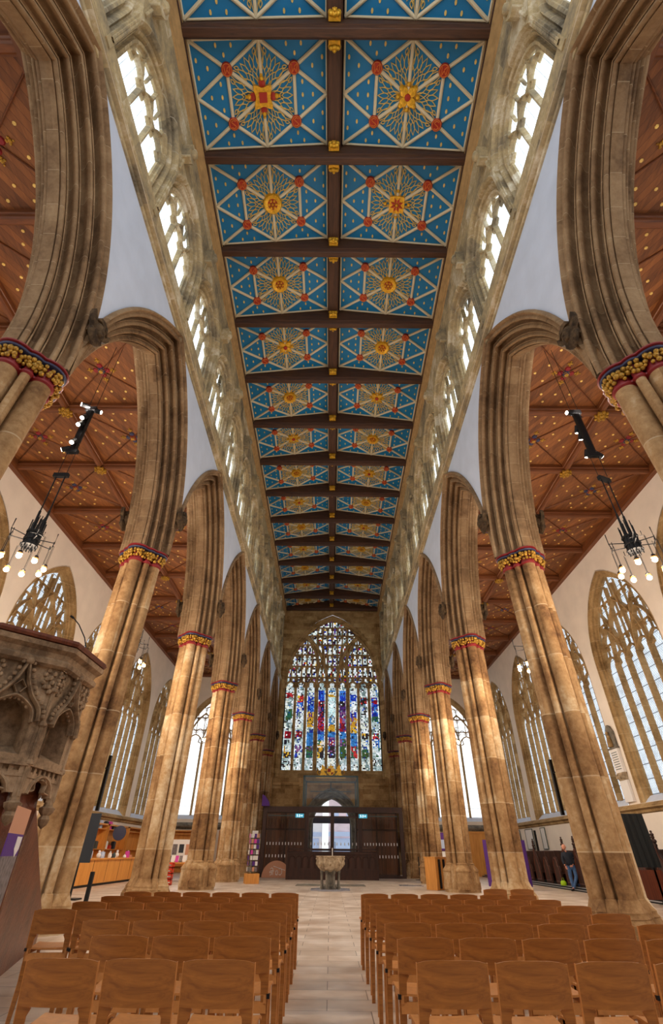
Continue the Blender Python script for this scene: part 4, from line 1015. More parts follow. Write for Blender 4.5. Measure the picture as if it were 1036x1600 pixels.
    b.build('trefoil_arch', 'pulpit', root, smooth=25)
    b = MB(); ka = a+pi/8; rr = 1.06/1.0; px, py = rr*cos(ka), rr*sin(ka)
    b.tube([(px, py, 1.86), (px, py, 3.0)], .032, 8); b.tube([(px*.96, py*.96, 1.86), (px*.96, py*.96, 3.28)], .065, 4)
    for z in (2.2, 2.62, 3.02): b.lathe([(.035, -.03), (.055, -.01), (.055, .02), (.035, .04)], 8, (px, py, z))
    b.tube([(px, py, 3.02), (px, py, 3.14), (px*1.02, py*1.02, 3.3)], [.04, .03, .005], 4)
    for q in range(5): b.ball((px*(1.03+.012*(q % 2)), py*(1.03+.012*(q % 2)), 3.06+q*.045), .026, 6)
    b.lathe([(.005, 1.58), (.05, 1.62), (.07, 1.68), (.05, 1.72), (.09, 1.76), (.1, 1.8), (.06, 1.82), (.05, 1.87)], 8, (px*.97, py*.97, 0))
    b.tube([(px*.8, py*.8, .2), (px*.8, py*.8, 1.62)], .04, 8)
    b.build('buttress', 'pulpit', root, smooth=30)
b = MB(); b.prism([(0, 0), (4.2, 0), (4.2, .35), (.2, 2.0), (0, 2.05)], -.05, .05, lambda u, v, w: (.62-u*.3+w*.95, .42+u*.954+w*.3, v)); b.build('shade_panel', 'marble', root)  # dark panel added to stand in for the shadow between stem and pier
b = MB(); e_ = (1.04*cos(R(-5)), 1.04*sin(R(-5)), 3.66); b.tube([e_, (e_[0], e_[1], 3.72), (e_[0]-.05, e_[1]-.02, 3.85), (e_[0]-.16, e_[1]-.08, 4.02), (e_[0]-.24, e_[1]-.13, 4.1)], .008, 6)
b.tube([(e_[0]-.24, e_[1]-.13, 4.1), (e_[0]-.285, e_[1]-.155, 4.125)], .016, 8); b.lathe([(.04, 0), (.04, .02), (.01, .03)], 12, e_)
o = b.build('microphone', 'iron'); o.location = (PC[0], PC[1], 0); tag(o, 'black gooseneck microphone on the rim of the stone pulpit', 'microphone')
# pull-up banner in front of the pulpit
root = empty('pull_up_banner', (-3.14, 5.72, 0), R(108), 'pull-up banner with purple band and grey photograph beside the pulpit foot', 'banner')
b = MB(); b.box(-.35, -.004, 1.5, .35, .004, 1.72); b.build('heading', 'peach', root)
b = MB(); b.box(-.35, -.004, 1.32, .35, .004, 1.5); q = b.build('purple_band', 'purple', root)
b = MB(); b.prism([(.08, 1.48), (.3, 1.48), (.3, 1.38), (.19, 1.31), (.08, 1.38)], .005, .009, FN); b.prism([(.12, 1.45), (.17, 1.45), (.17, 1.39), (.12, 1.39)], .009, .011, FN); b.build('crest', 'white', q)
b = MB(); b.box(-.35, -.004, .8, .35, .004, 1.32); b.build('photograph', 'photo', root)
b = MB(); b.box(-.35, -.004, .08, .35, .004, .8); b.build('lower_sheet', 'white', root)
b = MB(); b.box(-.38, -.08, 0, .38, .08, .08); b.build('foot', 'steel', root)
# ------------------------------------------------------------ font
root = empty('font', (.03, 27.3, .05), label='carved octagonal marble font on a cluster of columns in the centre aisle', cat='font')
b = MB(); b.loft([octr(a, z) for a, z in [(.36, .62), (.46, .68), (.56, .78), (.62, .92), (.645, 1.1), (.65, 1.16), (.68, 1.17), (.68, 1.21), (.55, 1.21), (.5, 1.1)]], caps=True); bw_ = b.build('bowl', 'font', root)
b = MB(); rf = random.Random(2)
for k in range(8):
    a = k*pi/4; F = lambda u, v, w, a=a: (cos(a)*(.63+w-(1.1-v)*.14 if v < 1.1 else .64+w)-sin(a)*u, sin(a)*(.63+w-(1.1-v)*.14 if v < 1.1 else .64+w)+cos(a)*u, v)
    b.bar(arch_curve(.12, .95, .12, 6), .025, .04, 0, F)
    for sg in (-1, 1): b.bar([(sg*.13, .8), (sg*.13, 1.08)], .025, .04, 0, F); b.ball(F(sg*.18, 1.1, .01), .035, 6)
    b.ball(F(0, .93, .01), .06, 8, 1, 1, 1.5); b.ball(F(0, 1.03, .01), .03, 6)
b.build('carving', 'font', bw_, smooth=40)
b = MB(); b.lathe([(.3, 0), (.3, .1), (.22, .16), (.21, .5), (.3, .64)], 8); b.build('stem', 'grey_stone', root)
for k in range(8):
    a = k*pi/4+pi/8; b = MB(); b.lathe([(.09, 0), (.09, .04), (.065, .08), (.06, .12), (.06, .55), (.075, .6), (.09, .66)], 10, (.42*cos(a), .42*sin(a), 0)); b.build('column', 'grey_stone', root, smooth=40)
b = MB(); b.loft([octr(.88, 0), octr(.88, .05)]); o = b.build('font_step', 'slab'); o.location = (.03, 27.3, 0); tag(o, 'thin polished octagonal slab under the marble font', 'plinth')
b = MB(); b.tube([(0, 0, 0), (0, 0, .3)], .018, 8); o = b.build('candle', 'white'); o.location = (.12, 27.3, 1.26); tag(o, 'thin white candle standing on the marble font', 'candle')
b = MB(); b.box(-1.75, 30.4, 0, 1.85, 32.2, .015); o = b.build('floor_mat', 'grey_stone'); tag(o, 'grey inlaid floor slab behind the font', 'mat')
# ------------------------------------------------------------ pews behind the font
def front_pew(x0, x1, y, side):
    root = empty('churchwarden_pew', ((x0+x1)/2, y, 0), label=f'dark carved churchwardens\' pew with tracery panels behind the font, {side} half', cat='pew')
    w = (x1-x0)/2
    b = MB(); b.box(-w, -.06, 0, w, .06, .18); b.box(-w, -.03, .18, w, .03, 1.3); b.box(-w, -.09, 1.3, w, .09, 1.38); b.box(-w, -.05, .46, w, .05, .54); b.build('frame', 'darkwood', root)
    for k in range(6):
        u = -w+.12+(k+.5)*(2*w-.24)/6; b = MB(); hw = (2*w-.24)/12-.04
        b.bar([(u-hw, .6), (u-hw, 1.02)]+arch_curve(hw, 1.02, .18, 5, u)[1:-1]+[(u+hw, 1.02), (u+hw, .6)], .04, .05, .04, FN); b.build('arched_panel', 'darkwood', root)
    b = MB(); b.box(-w, .5, 1.52, w, .56, 1.6); b.box(-w, .5, .0, w, .54, 1.45)
    b.build('back', 'darkwood', root)
    for sg in (-1, 1):
        b = MB(); b.prism([(-.1, 0), (.6, 0), (.6, 1.5), (.5, 1.72), (.38, 1.55), (.2, 1.4), (-.1, 1.42)], sg*w-.04, sg*w+.04, lambda u, v, w_: (w_, u, v)); b.build('bench_end', 'darkwood', root)
front_pew(-2.74, .05, 37.2, 'left'); front_pew(.22, 3.04, 37.2, 'right')
# ------------------------------------------------------------ glazed porch screen
SY = 40.2
root = empty('glazed_screen', (.15, SY, 0), label='dark timber framed glass screen across the west end behind the font', cat='screen')
b = MB()
b.box(-5.0, -.14, 3.72, 5.05, .14, 4.08); b.box(-5.0, -.14, 0, 5.05, .14, .14)
for x in (-5.0, -1.95, -.13, 1.85, 4.8): b.box(x, -.12, 0, x+.26, .12, 3.8)
b.box(-1.7, -.08, 3.42, 1.9, .08, 3.52)
b.build('frame', 'screenwood', root)
for x0, x1 in ((-4.74, -1.95), (2.11, 4.8)):
    b = MB(); b.box(x0, -.01, .14, x1, .01, 3.72); p = b.build('pane', 'clear', root)
    for z in (1.18, 1.88):
        for k in range(12):
            x = x0+.16+k*(x1-x0-.3)/11.5; b = MB(); b.prism([(x-.03, z-.08), (x+.03, z-.08), (x+.03, z+.08), (x-.03, z+.08)], .012, .016, FN); b.build('glass_marker', 'white', p)
    b = MB(); b.box(x0+.1, .02, 3.5, x1-.1, .06, 3.56); b.build('head_strip', 'steel', root)
for x0, x1, hx in ((-1.69, -.13, -.2), (.13, 1.85, .2)):
    b = MB(); b.box(x0, -.012, .14, x1, .012, 3.42); p = b.build('glass_door', 'clear', root)
    b = MB(); b.tube([(hx, -.08, .9), (hx, -.08, 2.0)], .02, 8); b.build('handle', 'steel', p)
    for k in range(6): b = MB(); x = x0+.2+k*(x1-x0-.35)/5; b.box(x-.03, -.02, 1.8, x+.03, -.013, 1.96); b.build('glass_marker', 'white', p)
for x in (-2.2, 2.35):
    root = empty('exit_sign', (x, SY-.2, 3.52), label=f'small lit exit sign hanging on the glazed screen, {"left" if x < 0 else "right"} one', cat='sign', group='exit signs on the screen')
    b = MB(); b.box(-.3, -.02, -.12, .3, .02, .12); q = b.build('panel', 'exit', root)
    b = MB(); b.ball((-.17, -.03, .07), .025, 6); b.tube([(-.17, -.03, .04), (-.15, -.03, -.02), (-.2, -.03, -.08)], .014, 5); b.tube([(-.15, -.03, -.02), (-.1, -.03, -.06)], .014, 5); b.tube([(-.22, -.03, .02), (-.12, -.03, .03)], .012, 5)
    b.tube([(.05, -.03, 0), (.2, -.03, 0)], .012, 5); b.tube([(.14, -.03, .05), (.21, -.03, 0), (.14, -.03, -.05)], .012, 5); b.prism([(-.03, -.08), (.02, -.08), (.02, .08), (-.03, .08)], .02, .03, FN)
    b.build('running_figure_and_arrow', 'exitw', q)
# panelled inner lobby
for sg, x0, x1 in ((-1, -5.1, -1.75), (1, 1.95, 5.15)):
    root = empty('porch_wall', ((x0+x1)/2, 43.2, 0), label=f'tall dark oak panelling of the inner porch seen through the {"left" if sg < 0 else "right"} glass', cat='panelling')
    w = (x1-x0)/2; b = MB(); b.box(-w, 0, 0, w, .1, 3.95); b.build('boards', 'porchwood', root)
    b = MB()
    for x in (-w, -.05, w-.1): b.box(x, -.06, 0, x+.1, 0, 3.95)
    for z in (0, 2.75, 3.85): b.box(-w, -.05, z, w, 0, z+.12)
    b.build('frame', 'darkwood', root)
    for k, xx in enumerate((-w+.1, .05)):
        ww_ = w-.15; b = MB()
        for q in range(4): b.bar([(xx+(q+.5)*ww_/4-.12, 2.95), (xx+(q+.5)*ww_/4-.12, 3.35)]+arch_curve(.12, 3.35, .16, 5, xx+(q+.5)*ww_/4)[1:-1]+[(xx+(q+.5)*ww_/4+.12, 3.35), (xx+(q+.5)*ww_/4+.12, 2.95)], .035, .05, .02, FN)
        b.build('tracery_panel', 'porchwood', root)
    for k in range(7): b = MB(); b.box(x0+.3+(k)*.4, 43.08, 1.25, x0+.5+k*.4, 43.14, 1.5) if False else None
# arched ticket board at the left foot of the screen
root = empty('arched_board', (-3.62, 39.75, 0), label='low semicircular pink-brown board with white lettering at the left foot of the glass screen', cat='sign')
b = MB(); b.prism([(.98*cos(t), .92*sin(t)) for t in [pi*k/20 for k in range(21)]], 0, .05, FN); q = b.build('panel', 'peach', root)
b = MB()
CAFE = [[[(0, .0), (.1, .02), (.13, .1), (.08, .19), (.0, .15), (.0, .1), (.13, .1)], [(.02, .26), (.1, .31)]], [[(0, 0), (.0, .26), (-.08, .32)], [(-.08, .18), (.07, .18)]], [[(0, 0), (0, .19)], [(0, .16), (.08, .2), (.13, .12), (.08, .0), (0, .05)]], [[(0, .04), (.09, 0), (.18, .08), (.18, .22), (.09, .3), (0, .26)]]]
for k, gls in enumerate(CAFE):                                      # reads Cafe from the other side of the glass
    for gl in gls: b.bar([(-.42+k*.2+u*1.1, .14+v*1.25) for u, v in gl], .03, .02, .05, FN)
b.bar([(-.2, .62), (.6, .4)], .03, .02, .05, FN); b.build('lettering', 'white', q)
# steel framed glass case above the porch
root = empty('glass_canopy', (.02, 41.4, 4.1), label='steel framed glass box above the centre of the screen', cat='glass box')
b = MB()
for x in (-2.1, 2.02):
    for y in (0, 3.6): b.box(x-.03, y, 0, x+.11, y+.08, 2.12)
for z in (0, 2.02):
    for y in (0, 3.6): b.box(-2.1, y, z, 2.1, y+.08, z+.12)
    for x in (-2.1, 2.02): b.box(x, 0, z, x+.08, 3.68, z+.08)
b.box(-.04, 3.6, 1.4, .04, 3.66, 2.05); b.box(-1.7, 3.58, 1.36, 1.7, 3.64, 1.42)
b.build('frame', 'steel', root)
for nm, bx in (('pane', (-2.02, .03, .08, 2.02, .04, 2.04)), ('pane', (-2.07, .08, .08, -2.06, 3.6, 2.04)), ('pane', (2.06, .08, .08, 2.07, 3.6, 2.04)), ('roof_pane', (-2.02, .08, 2.07, 2.02, 3.6, 2.08))):
    b = MB(); b.box(*bx); b.build(nm, 'clear', root)
# royal arms
root = empty('royal_arms', (.02, 42.3, 6.22), label='gilded royal coat of arms with lion and unicorn on top of the glass box', cat='coat of arms')
b = MB(); b.prism([(-.22, .62), (.22, .62), (.22, .3), (0, .06), (-.22, .3)], -.04, .05, FN); b.build('shield', 'gold', root)
b = MB(); b.prism([(-.19, .59), (-.01, .59), (-.01, .36), (-.19, .36)], .05, .07, FN); b.prism([(.01, .33), (.17, .33), (.01, .12)], .05, .07, FN); b.build('red_quarters', 'red', root)
b = MB(); b.prism([(-.14, .64), (-.18, .82), (-.09, .74), (0, .88), (.09, .74), (.18, .82), (.14, .64)], -.05, .05, FN); b.ball((0, 0, .92), .04, 6); b.build('crown', 'gold', root)
for sg in (-1, 1):
    b = MB(); pts = [(.3, 0), (.36, .18), (.46, .12), (.58, 0), (.72, 0), (.62, .16), (.56, .34), (.6, .5), (.52, .62), (.54, .78), (.46, .9), (.42, .78), (.34, .7), (.36, .58), (.26, .52), (.26, .44), (.38, .44), (.34, .3), (.24, .2)]
    b.prism([(sg*u, v) for u, v in pts][::sg], -.05, .05, FN)
    b.tube([(sg*.62, 0, .1), (sg*.78, 0, .3), (sg*.72, 0, .52), (sg*.8, 0, .62)], [.03, .03, .03, .05], 6)
    if sg > 0: b.tube([(.46, 0, .88), (.5, 0, 1.15)], [.025, .004], 6)
    b.build('lion' if sg < 0 else 'unicorn', 'gold', root)
b = MB(); b.box(-.85, -.08, -.06, .85, .08, .02); b.build('plinth', 'gold', root)
root.scale = (1.4, 1, 1)
# west doors and the street beyond
root = empty('door_1', (.1, YW+.7, 0), label='glazed west doors with a view of the pale street outside', kind='structure')
b = MB()
for x in (-1.75, -.07, 1.6): b.box(x, -.05, 0, x+.15, .05, 3.6)
b.box(-1.75, -.05, 3.45, 1.75, .05, 3.95); b.box(-1.75, -.05, 0, 1.75, .05, .3); b.box(-1.75, -.04, 1.5, 1.75, .04, 1.62)
b.build('frame', 'navy', root)
b = MB(); b.box(-1.7, -.01, .3, 1.7, .01, 3.4); b.build('pane', 'clear', root)
b = MB(); b.add([(u, 0, v) for u, v in arch_curve(1.7, 3.0, 2.2, 10)], [tuple(range(21))]); b.build('fanlight', 'clear', root)
def facade(x, y, w, h, m, lab, rows):
    root = empty('town_house', (x, y, 0), label=lab, cat='building')
    b = MB(); b.box(-w/2, 0, 0, w/2, 5, h); b.build('wall', m, root)
    for z in rows:
        for k in range(int(w//1.6)):
            xx = -w/2+.8+k*1.6; b = MB(); b.box(xx-.35, -.05, z, xx+.35, .02, z+1.3); b.build('window', 'winblue', root)
    b = MB(); b.box(-w/2, -.3, 2.9, w/2, .1, 3.3); b.build('fascia', 'winblue', root); b = MB(); b.box(-w/2+.3, -.06, .3, w/2-.3, .02, 2.7); b.build('shop_front', 'winblue', root)
facade(-5.5, 66, 9, 7.5, 'facade', 'pale rendered building across the street, seen through the left west door', (4.2,))
facade(4.8, 64, 10, 6.8, 'facade2', 'pinkish brick building with blue shop front across the street, seen through the right west door', (4.2,))
b = MB(); b.box(-16, YW+1.5, -.4, 16, 72, -.05); o = b.build('street_paving', 'facade'); o['kind'] = 'structure'; o['label'] = 'pale street paving outside the west doors'
# ------------------------------------------------------------ chandeliers and spotlight bars
def make_chandelier():
    root = empty('chandelier', cat='chandelier', group='black iron chandeliers hanging in the aisles')
    b = MB()                                                       # z = 0 at lamp level
    for k in range(8):
        a = k*pi/4; b.tube([(.16*cos(a), .16*sin(a), .45), (.16*cos(a), .16*sin(a), 1.25)], .014, 6)
        b.tube([(.08*cos(a), .08*sin(a), .4), (.08*cos(a), .08*sin(a), 1.4)], .011, 6)
    for z in (.55, .72, .92): b.lathe([(.17, -.02), (.19, -.02), (.19, .02), (.17, .02)], 12, (0, 0, z))
    b.lathe([(.13, .55), (.15, .6), (.15, .92), (.12, .96)], 12, caps=True)
    b.build('cage', 'iron', root)
    for sx in (-1, 1): b = MB(); b.tube([(sx*.12, 0, .9), (sx*.12, 0, 2.9)], .017, 6); b.tube([(sx*.12, 0, .9), (sx*.12, 0, 1.6)], .03, 6); b.build('suspension_rod', 'iron', root)
    b = MB(); b.box(-.2, -.05, 2.75, .2, .05, 2.87); b.build('spreader', 'iron', root)
    for k in range(4):
        a = k*pi/2+pi/4; ca, sa = cos(a), sin(a); b = MB()
        b.tube([(.15*ca, .15*sa, .78), (.5*ca, .5*sa, .84), (.5*ca, .5*sa, 1.12)], .013, 6); b.tube([(.15*ca, .15*sa, .66), (.46*ca, .46*sa, .64), (.5*ca, .5*sa, .84)], .013, 6)
        for dr in (-.14, .14): b.tube([(.46*ca-sa*dr*.0, .46*sa, .7), (.46*ca-sa*dr, .46*sa+ca*dr, .66), (.46*ca-sa*dr, .46*sa+ca*dr, .8)], .01, 6)
        b.build('arm', 'iron', root)
        for dr in (-.17, .17):
            x, y = .47*ca-sa*dr, .47*sa+ca*dr
            b = MB(); b.tube([(x, y, .1), (x, y, .68)], .007, 5); b.tube([(x+.03, y, .1), (x+.03, y, .66)], .005, 4); b.lathe([(.045, .06), (.05, .1), (.05, .12), (.02, .15)], 10, (x, y, 0)); b.build('lamp_holder', 'iron', root)
            b = MB(); b.lathe([(.035, .09), (.06, .085), (.065, .06), (.035, .05)], 10, (x, y, 0)); b.build('collar', 'brass', root)
            b = MB(); b.ball((x, y, 0), .062, 10); b.build('bulb', 'bulb', root, smooth=60)
    return root
def make_bar():
    root = empty('spotlight_bar', cat='spotlight', group='black vertical spotlight bars above the chandeliers')
    b = MB(); b.box(-.07, -.05, 0, .07, .05, 1.9); b.box(-.16, -.06, 1.75, .16, .06, 1.9); b.box(-.16, -.06, 0, .16, .06, .12); b.build('bar', 'iron', root)
    for sx in (-1, 1): b = MB(); b.tube([(sx*.12, 0, -.74), (sx*.12, 0, 5.0)], .008, 5); b.build('suspension_wire', 'iron', root)
    for z, a, t in ((1.85, -2.4, -.2), (1.78, .2, -.2), (1.3, -1.5, -1.), (1.02, -1.6, -1.), (.12, -2.9, -.5), (.3, -1.4, -1.)):
        d = Vector((cos(a)*cos(t), sin(a)*cos(t), sin(t))); p = Vector((cos(a)*.17, sin(a)*.17, z))
        b = MB(); b.tube([p-d*.1, p+d*.13], .075, 12); b.tube([(0, 0, z), tuple(p)], .02, 6); q = b.build('spotlight', 'iron', root)
        b = MB(); b.tube([p+d*.131, p+d*.14], .058, 12); b.build('lens', 'spotlens', q)
    return root
chd = make_chandelier(); bar = make_bar(); f1 = True
CHS = [(s, i) for s in (-1, 1) for i in range(4)]
for s, i in CHS:
    x, y = s*(7.42 if i == 0 else 7.3), 9.75+7.15*i
    lab = f'black iron chandelier with eight bare bulbs, {o_near(i)} in the {side_name[s]} aisle'
    lab2 = f'black vertical bar of spotlights above the {o_near(i)} chandelier in the {side_name[s]} aisle'
    if f1: o = chd; o2 = bar; o.location = (x, y, 6.85); o2.location = (x, y, 10.5); f1 = False
    else: o = dup(chd, (x, y, 6.85), 0 if s < 0 else .4); o2 = dup(bar, (x, y, 10.5), 0 if s < 0 else pi)
    o['label'] = lab; o2['label'] = lab2
# ------------------------------------------------------------ nave odds and ends
for s in (-1, 1):
    b = MB(); b.box(-.035, -.04, 0, .035, .04, 1.2); o = b.build('column_speaker', 'iron'); o.location = (s*5.64, 13.42, 2.15); tag(o, f'slim black column loudspeaker on the far side of the second pier on the {side_name[s]}', 'speaker')
    b = MB(); b.tube([(0, -.12, .9), (0, 0, .9)], .02, 6); q = b.build('bracket', 'iron', o)
b = MB(); b.box(-.045, -.04, 0, .045, .04, .92); o = b.build('queue_post', 'iron'); o.location = (-6.25, 15.6, 0); o.rotation_euler = (0, 0, 0); tag(o, 'short black post standing in the left aisle behind the second pier', 'post')
b = MB(); b.box(-.16, -.16, 0, .16, .16, .03); b.build('base', 'iron', o)
# oak cabinet lectern, right of the aisle
root = empty('oak_lectern', (5.15, 28.4, 0), R(38), 'tall oak cabinet lectern with two black strap rails beside the right arcade', 'lectern')
b = MB(); b.box(-.42, -.34, 0, .42, .34, 1.22); b.box(-.45, -.37, 1.22, .45, .37, 1.26); b.build('body', 'oak', root)
for x in (-.22, .1): b = MB(); b.box(x, -.4, .06, x+.1, -.34, 1.16); b.build('rail', 'iron', root)
# barrier post by the screen
root = empty('barrier_post', (5.85, 38.4, 0), label='thin black barrier post with flat foot near the right end of the screen', cat='post')
b = MB(); b.tube([(0, 0, .02), (0, 0, 1.22)], .035, 8); b.build('pole', 'iron', root); b = MB(); b.lathe([(.3, 0), (.3, .02), (.05, .04)], 16); b.build('foot', 'iron', root)
b = MB(); b.box(-.6, -.5, 0, .6, .5, .02); o = b.build('floor_plate', 'slab'); o.location = (4.3, 31.6, 0); tag(o, 'small grey floor plaque on the paving left of the oak lectern', 'plaque')
# postcard spinner
root = empty('card_spinner', (-4.25, 32.2, 0), .3, 'tall revolving rack of greetings cards on a wooden box base near the screen', 'card rack')
b = MB(); b.box(-.36, -.36, 0, .36, .36, .44); b.build('base_box', 'oak', root)
b = MB(); b.tube([(0, 0, .44), (0, 0, 2.1)], .03, 8)
for z in [.5+.25*k for k in range(7)]:
    b.lathe([(.33, 0), (.35, .02), (.33, .03)], 4, (0, 0, z), phase=pi/4)
b.build('rack', 'steel', root)
rc = random.Random(8); cm = ['white', 'photo', 'pink', 'purple', 'peach', 'white']
for z in range(7):
    for f in range(4):
        for q in (-1, 0, 1):
            a = f*pi/2; b = MB(); u = q*.15; x, y = cos(a)*.27-sin(a)*u, sin(a)*.27+cos(a)*u
            b.cbox((x, y, .62+.25*z), (.012, .125, .19), Matrix.Rotation(a, 3, 'Z')); b.build('card', rc.choice(cm), root)
b = MB(); b.box(-.16, -.01, 2.1, .16, .01, 2.36); b.build('header_card', 'white', root)
# purple hanging on the left end of the screen
b = MB(); b.prism([(0, 0), (.55, 0), (.5, .25), (.2, .62), (0, .7)], 0, .3, FN); o = b.build('donation_box_sign', 'purple'); o.location = (-4.95, SY-.2, 4.08); tag(o, 'dark purple sign on the top left corner of the glass screen', 'sign')
# ------------------------------------------------------------ left aisle: shop
root = empty('shop_counter', (-11.6, 30.4, 0), label='long golden oak shop counter along the left aisle', cat='counter')
b = MB(); b.box(-.35, -6, .1, .35, 6.2, 1.02); b.build('body', 'oak', root)
b = MB(); b.box(-.4, -6.05, 1.02, .42, 6.25, 1.07); b.build('worktop', 'oak', root)
b = MB(); b.box(-.3, -5.9, 0, .3, 6.1, .1); b.build('plinth', 'iron', root)
b = MB()
for k in range(7): b.box(.35, -5.9+k*1.7, .12, .36, -5.88+k*1.7, 1.0)
b.build('panel_joints', 'midwood', root)
root = empty('counter_sign', (-11.0, 24.05, 0), pi/2-.25, 'white standing poster with pink lettering at the near end of the shop counter', 'sign')
b = MB(); b.box(-.62, -.02, .1, .42, .02, 1.12); q = b.build('sheet', 'white', root)
b = MB()
for k, gl in enumerate([[(.1, .2), (0, .2), (0, 0), (.1, 0)], [(0, 0), (0, .2), (.1, .16)], [(0, .1), (.1, .1), (.1, .2), (0, .2), (0, 0), (.1, 0)], [(.1, .2), (0, .2), (0, 0), (.1, 0), (.1, .2)], [(.05, .28), (.05, 0)], [(0, .1), (.1, .1), (.1, .2), (0, .2), (0, 0), (.1, 0)]]):
    b.bar([(-.25+k*.13-.02*0+u, .75+v) for u, v in gl], .03, .02, .03, FN)
b.build('lettering', 'pink', q)
root = empty('display_screen', (-8.95, 20.8, 0), label='dark slate information panel on a stand behind the second pier in the left aisle', cat='screen')
b = MB(); b.box(-.85, -.04, 1.02, .40, .04, 2.5); b.build('panel', 'slate', root); b = MB(); b.box(-.05, -.03, 0, .05, .03, 1.05); b.box(-.35, -.25, 0, .35, .25, .04); b.build('stand', 'iron', root)
# wall cupboards
def cupboard(x, y, rz, w, h, lab, dep=.5, shelves=3, mat='oak', backm='oak'):
    root = empty('wall_cupboard', (x, y, 0), rz, lab, 'cupboard', None)
    b = MB(); b.box(-w/2, -.02, 0, w/2, 0.03, h); b.build('back_panel', backm, root)
    b = MB()
    for u in (-w/2, w/2-.06): b.box(u, -dep, 0, u+.06, 0, h)
    b.box(-w/2, -dep, h-.08, w/2, 0, h); b.build('carcass', mat, root)
    for k in range(shelves): b = MB(); z = .4+k*(h-.7)/max(1, shelves-1); b.box(-w/2+.06, -dep+.03, z, w/2-.06, 0, z+.04); b.build('shelf', mat, root)
    return root
cupboard(-14.55, 34.2, pi/2, 3.0, 2.75, 'golden oak cupboard behind the shop counter, nearer one', .5)
cupboard(-14.55, 37.6, pi/2, 3.4, 2.75, 'golden oak shelving behind the shop counter, farther one', .5)
cupboard(-14.55, 41.6, pi/2, 4.0, 2.75, 'golden oak shelving at the far end of the left aisle wall', .5)
cupboard(-12.2, 47.6, 0, 4.6, 2.8, 'wide golden oak cupboard against the west wall of the left aisle', .5)
cupboard(-8.3, 46.9, 0, 1.6, 2.8, 'narrow oak bookcase at the west end of the left aisle beside the arcade', .5)
b = MB(); b.lathe([(.001, 0), (.4, .02), (.4, .06), (.001, .08)], 24); o = b.build('hanging_sign', 'navy'); o.location = (-13.6, 36.6, 2.3); o.rotation_euler = (R(90), 0, R(25)); tag(o, 'dark round sign hanging on the wall above the shop shelves', 'sign')
gm = ['white', 'redplastic', 'slate', 'white', 'photo', 'steel', 'winblue', 'white', 'peach', 'pink', 'white']
rs = random.Random(21); gid = 0
places = [('behind the glass end of the counter', -11.6, 27.0+.36*k, 1.07) for k in range(20)]
for k, (w_, x, y, z) in enumerate(places):
    b = MB(); h = rs.uniform(.1, .38)
    if k % 3 == 0: b.lathe([(.08, 0), (.1, h*.3), (.07, h*.7), (.03, h*.8), (.03, h)], 10)
    elif k % 3 == 1: b.box(-.1, -.08, 0, .1, .08, h*.8); b.box(-.07, -.06, h*.8, .07, .06, h*.85)
    else: b.ball((0, 0, h*.35), h*.35, 8); b.ball((0, 0, h*.8), h*.2, 8)
    cn = rs.choice(gm); o = b.build('gift_item', cn); o.location = (x+rs.uniform(-.2, .15), y, z)
    tag(o, f'{["vase", "boxed gift", "soft toy"][k % 3]} on the shop counter, {ORD[k].replace("nearest","first") if k < 15 else ["sixteenth","seventeenth","eighteenth","nineteenth","last"][k-15]} along from the near end', 'gift', 'gifts on the shop counter')
for k in range(24):
    b = MB(); h = rs.uniform(.15, .4); b.box(-.1, -.16, 0, .1, .16, h); b.box(-.08, -.1, h, .08, .1, h+.03); o = b.build('shelf_item', rs.choice(gm)); kk, lv = k % 8, k//8; zz = .44+lv*(2.75-.7)/2
    o.location = (-14.3, 32.95+kk*.66+(.25 if kk > 3 else 0), zz); tag(o, f'{["low","middle","top"][lv]} shelf gift box behind the counter, {ORD[kk].replace("nearest","first")} from the near end', 'gift', 'boxes on the shop shelves')
# display table and red crates between the third and fourth piers
root = empty('display_table', (-8.9, 33.5, 0), label='small oak display table with books seen between the third and fourth left piers', cat='table')
b = MB(); b.box(-.7, -.4, .82, .7, .4, .87); b.build('tabletop', 'oak', root)
for sx in (-1, 1):
    for sy in (-1, 1): b = MB(); b.box(sx*.64-.03, sy*.35-.03, 0, sx*.64+.03, sy*.35+.03, .82); b.build('leg', 'oak', root)
for k in range(6):
    b = MB(); b.cbox((0, 0, .16), (.18, .03, .3), Matrix.Rotation(-.25, 3, 'X')); b.box(-.08, 0, 0, .08, .1, .02); o = b.build('display_book', ['white', 'slate', 'white', 'pink', 'photo', 'white'][k]); o.location = (-9.45+k*.22, 33.45, .87)
    tag(o, f'upright book on the display table, {ORD[k].replace("nearest","first")} from the left', 'book', 'books on the display table')
root = empty('card_display', (-9.3, 37, 0), label='white display stand of pictures behind the oak table in the left aisle', cat='display stand')
b = MB(); b.box(-.9, -.05, .9, .9, .05, 2.0); b.box(-.85, -.15, 0, -.78, .15, .9); b.box(.78, -.15, 0, .85, .15, .9); b.build('board', 'white', root)
for k in range(4): b = MB(); b.box(-.8+k*.42, -.07, 1.2+.1*(k % 2), -.5+k*.42, -.05, 1.75); b.build('picture', ['photo', 'slate', 'peach', 'photo'][k], root)
for k in range(4):
    b = MB(); b.box(-.2, -.15, 0, .2, .15, .03)
    for sx in (-.2, .17): b.box(sx, -.15, 0, sx+.03, .15, .22)
    for sy in (-.15, .12): b.box(-.2, sy, 0, .2, sy+.03, .08); b.box(-.2, sy, .14, .2, sy+.03, .22)
    o = b.build('plastic_crate', 'redplastic'); o.location = (-8.15, 29.9, .23*k); tag(o, f'bright red plastic crate beside the third left pier, {["bottom","second","third","top"][k]} of the stack', 'crate', 'stack of red crates')
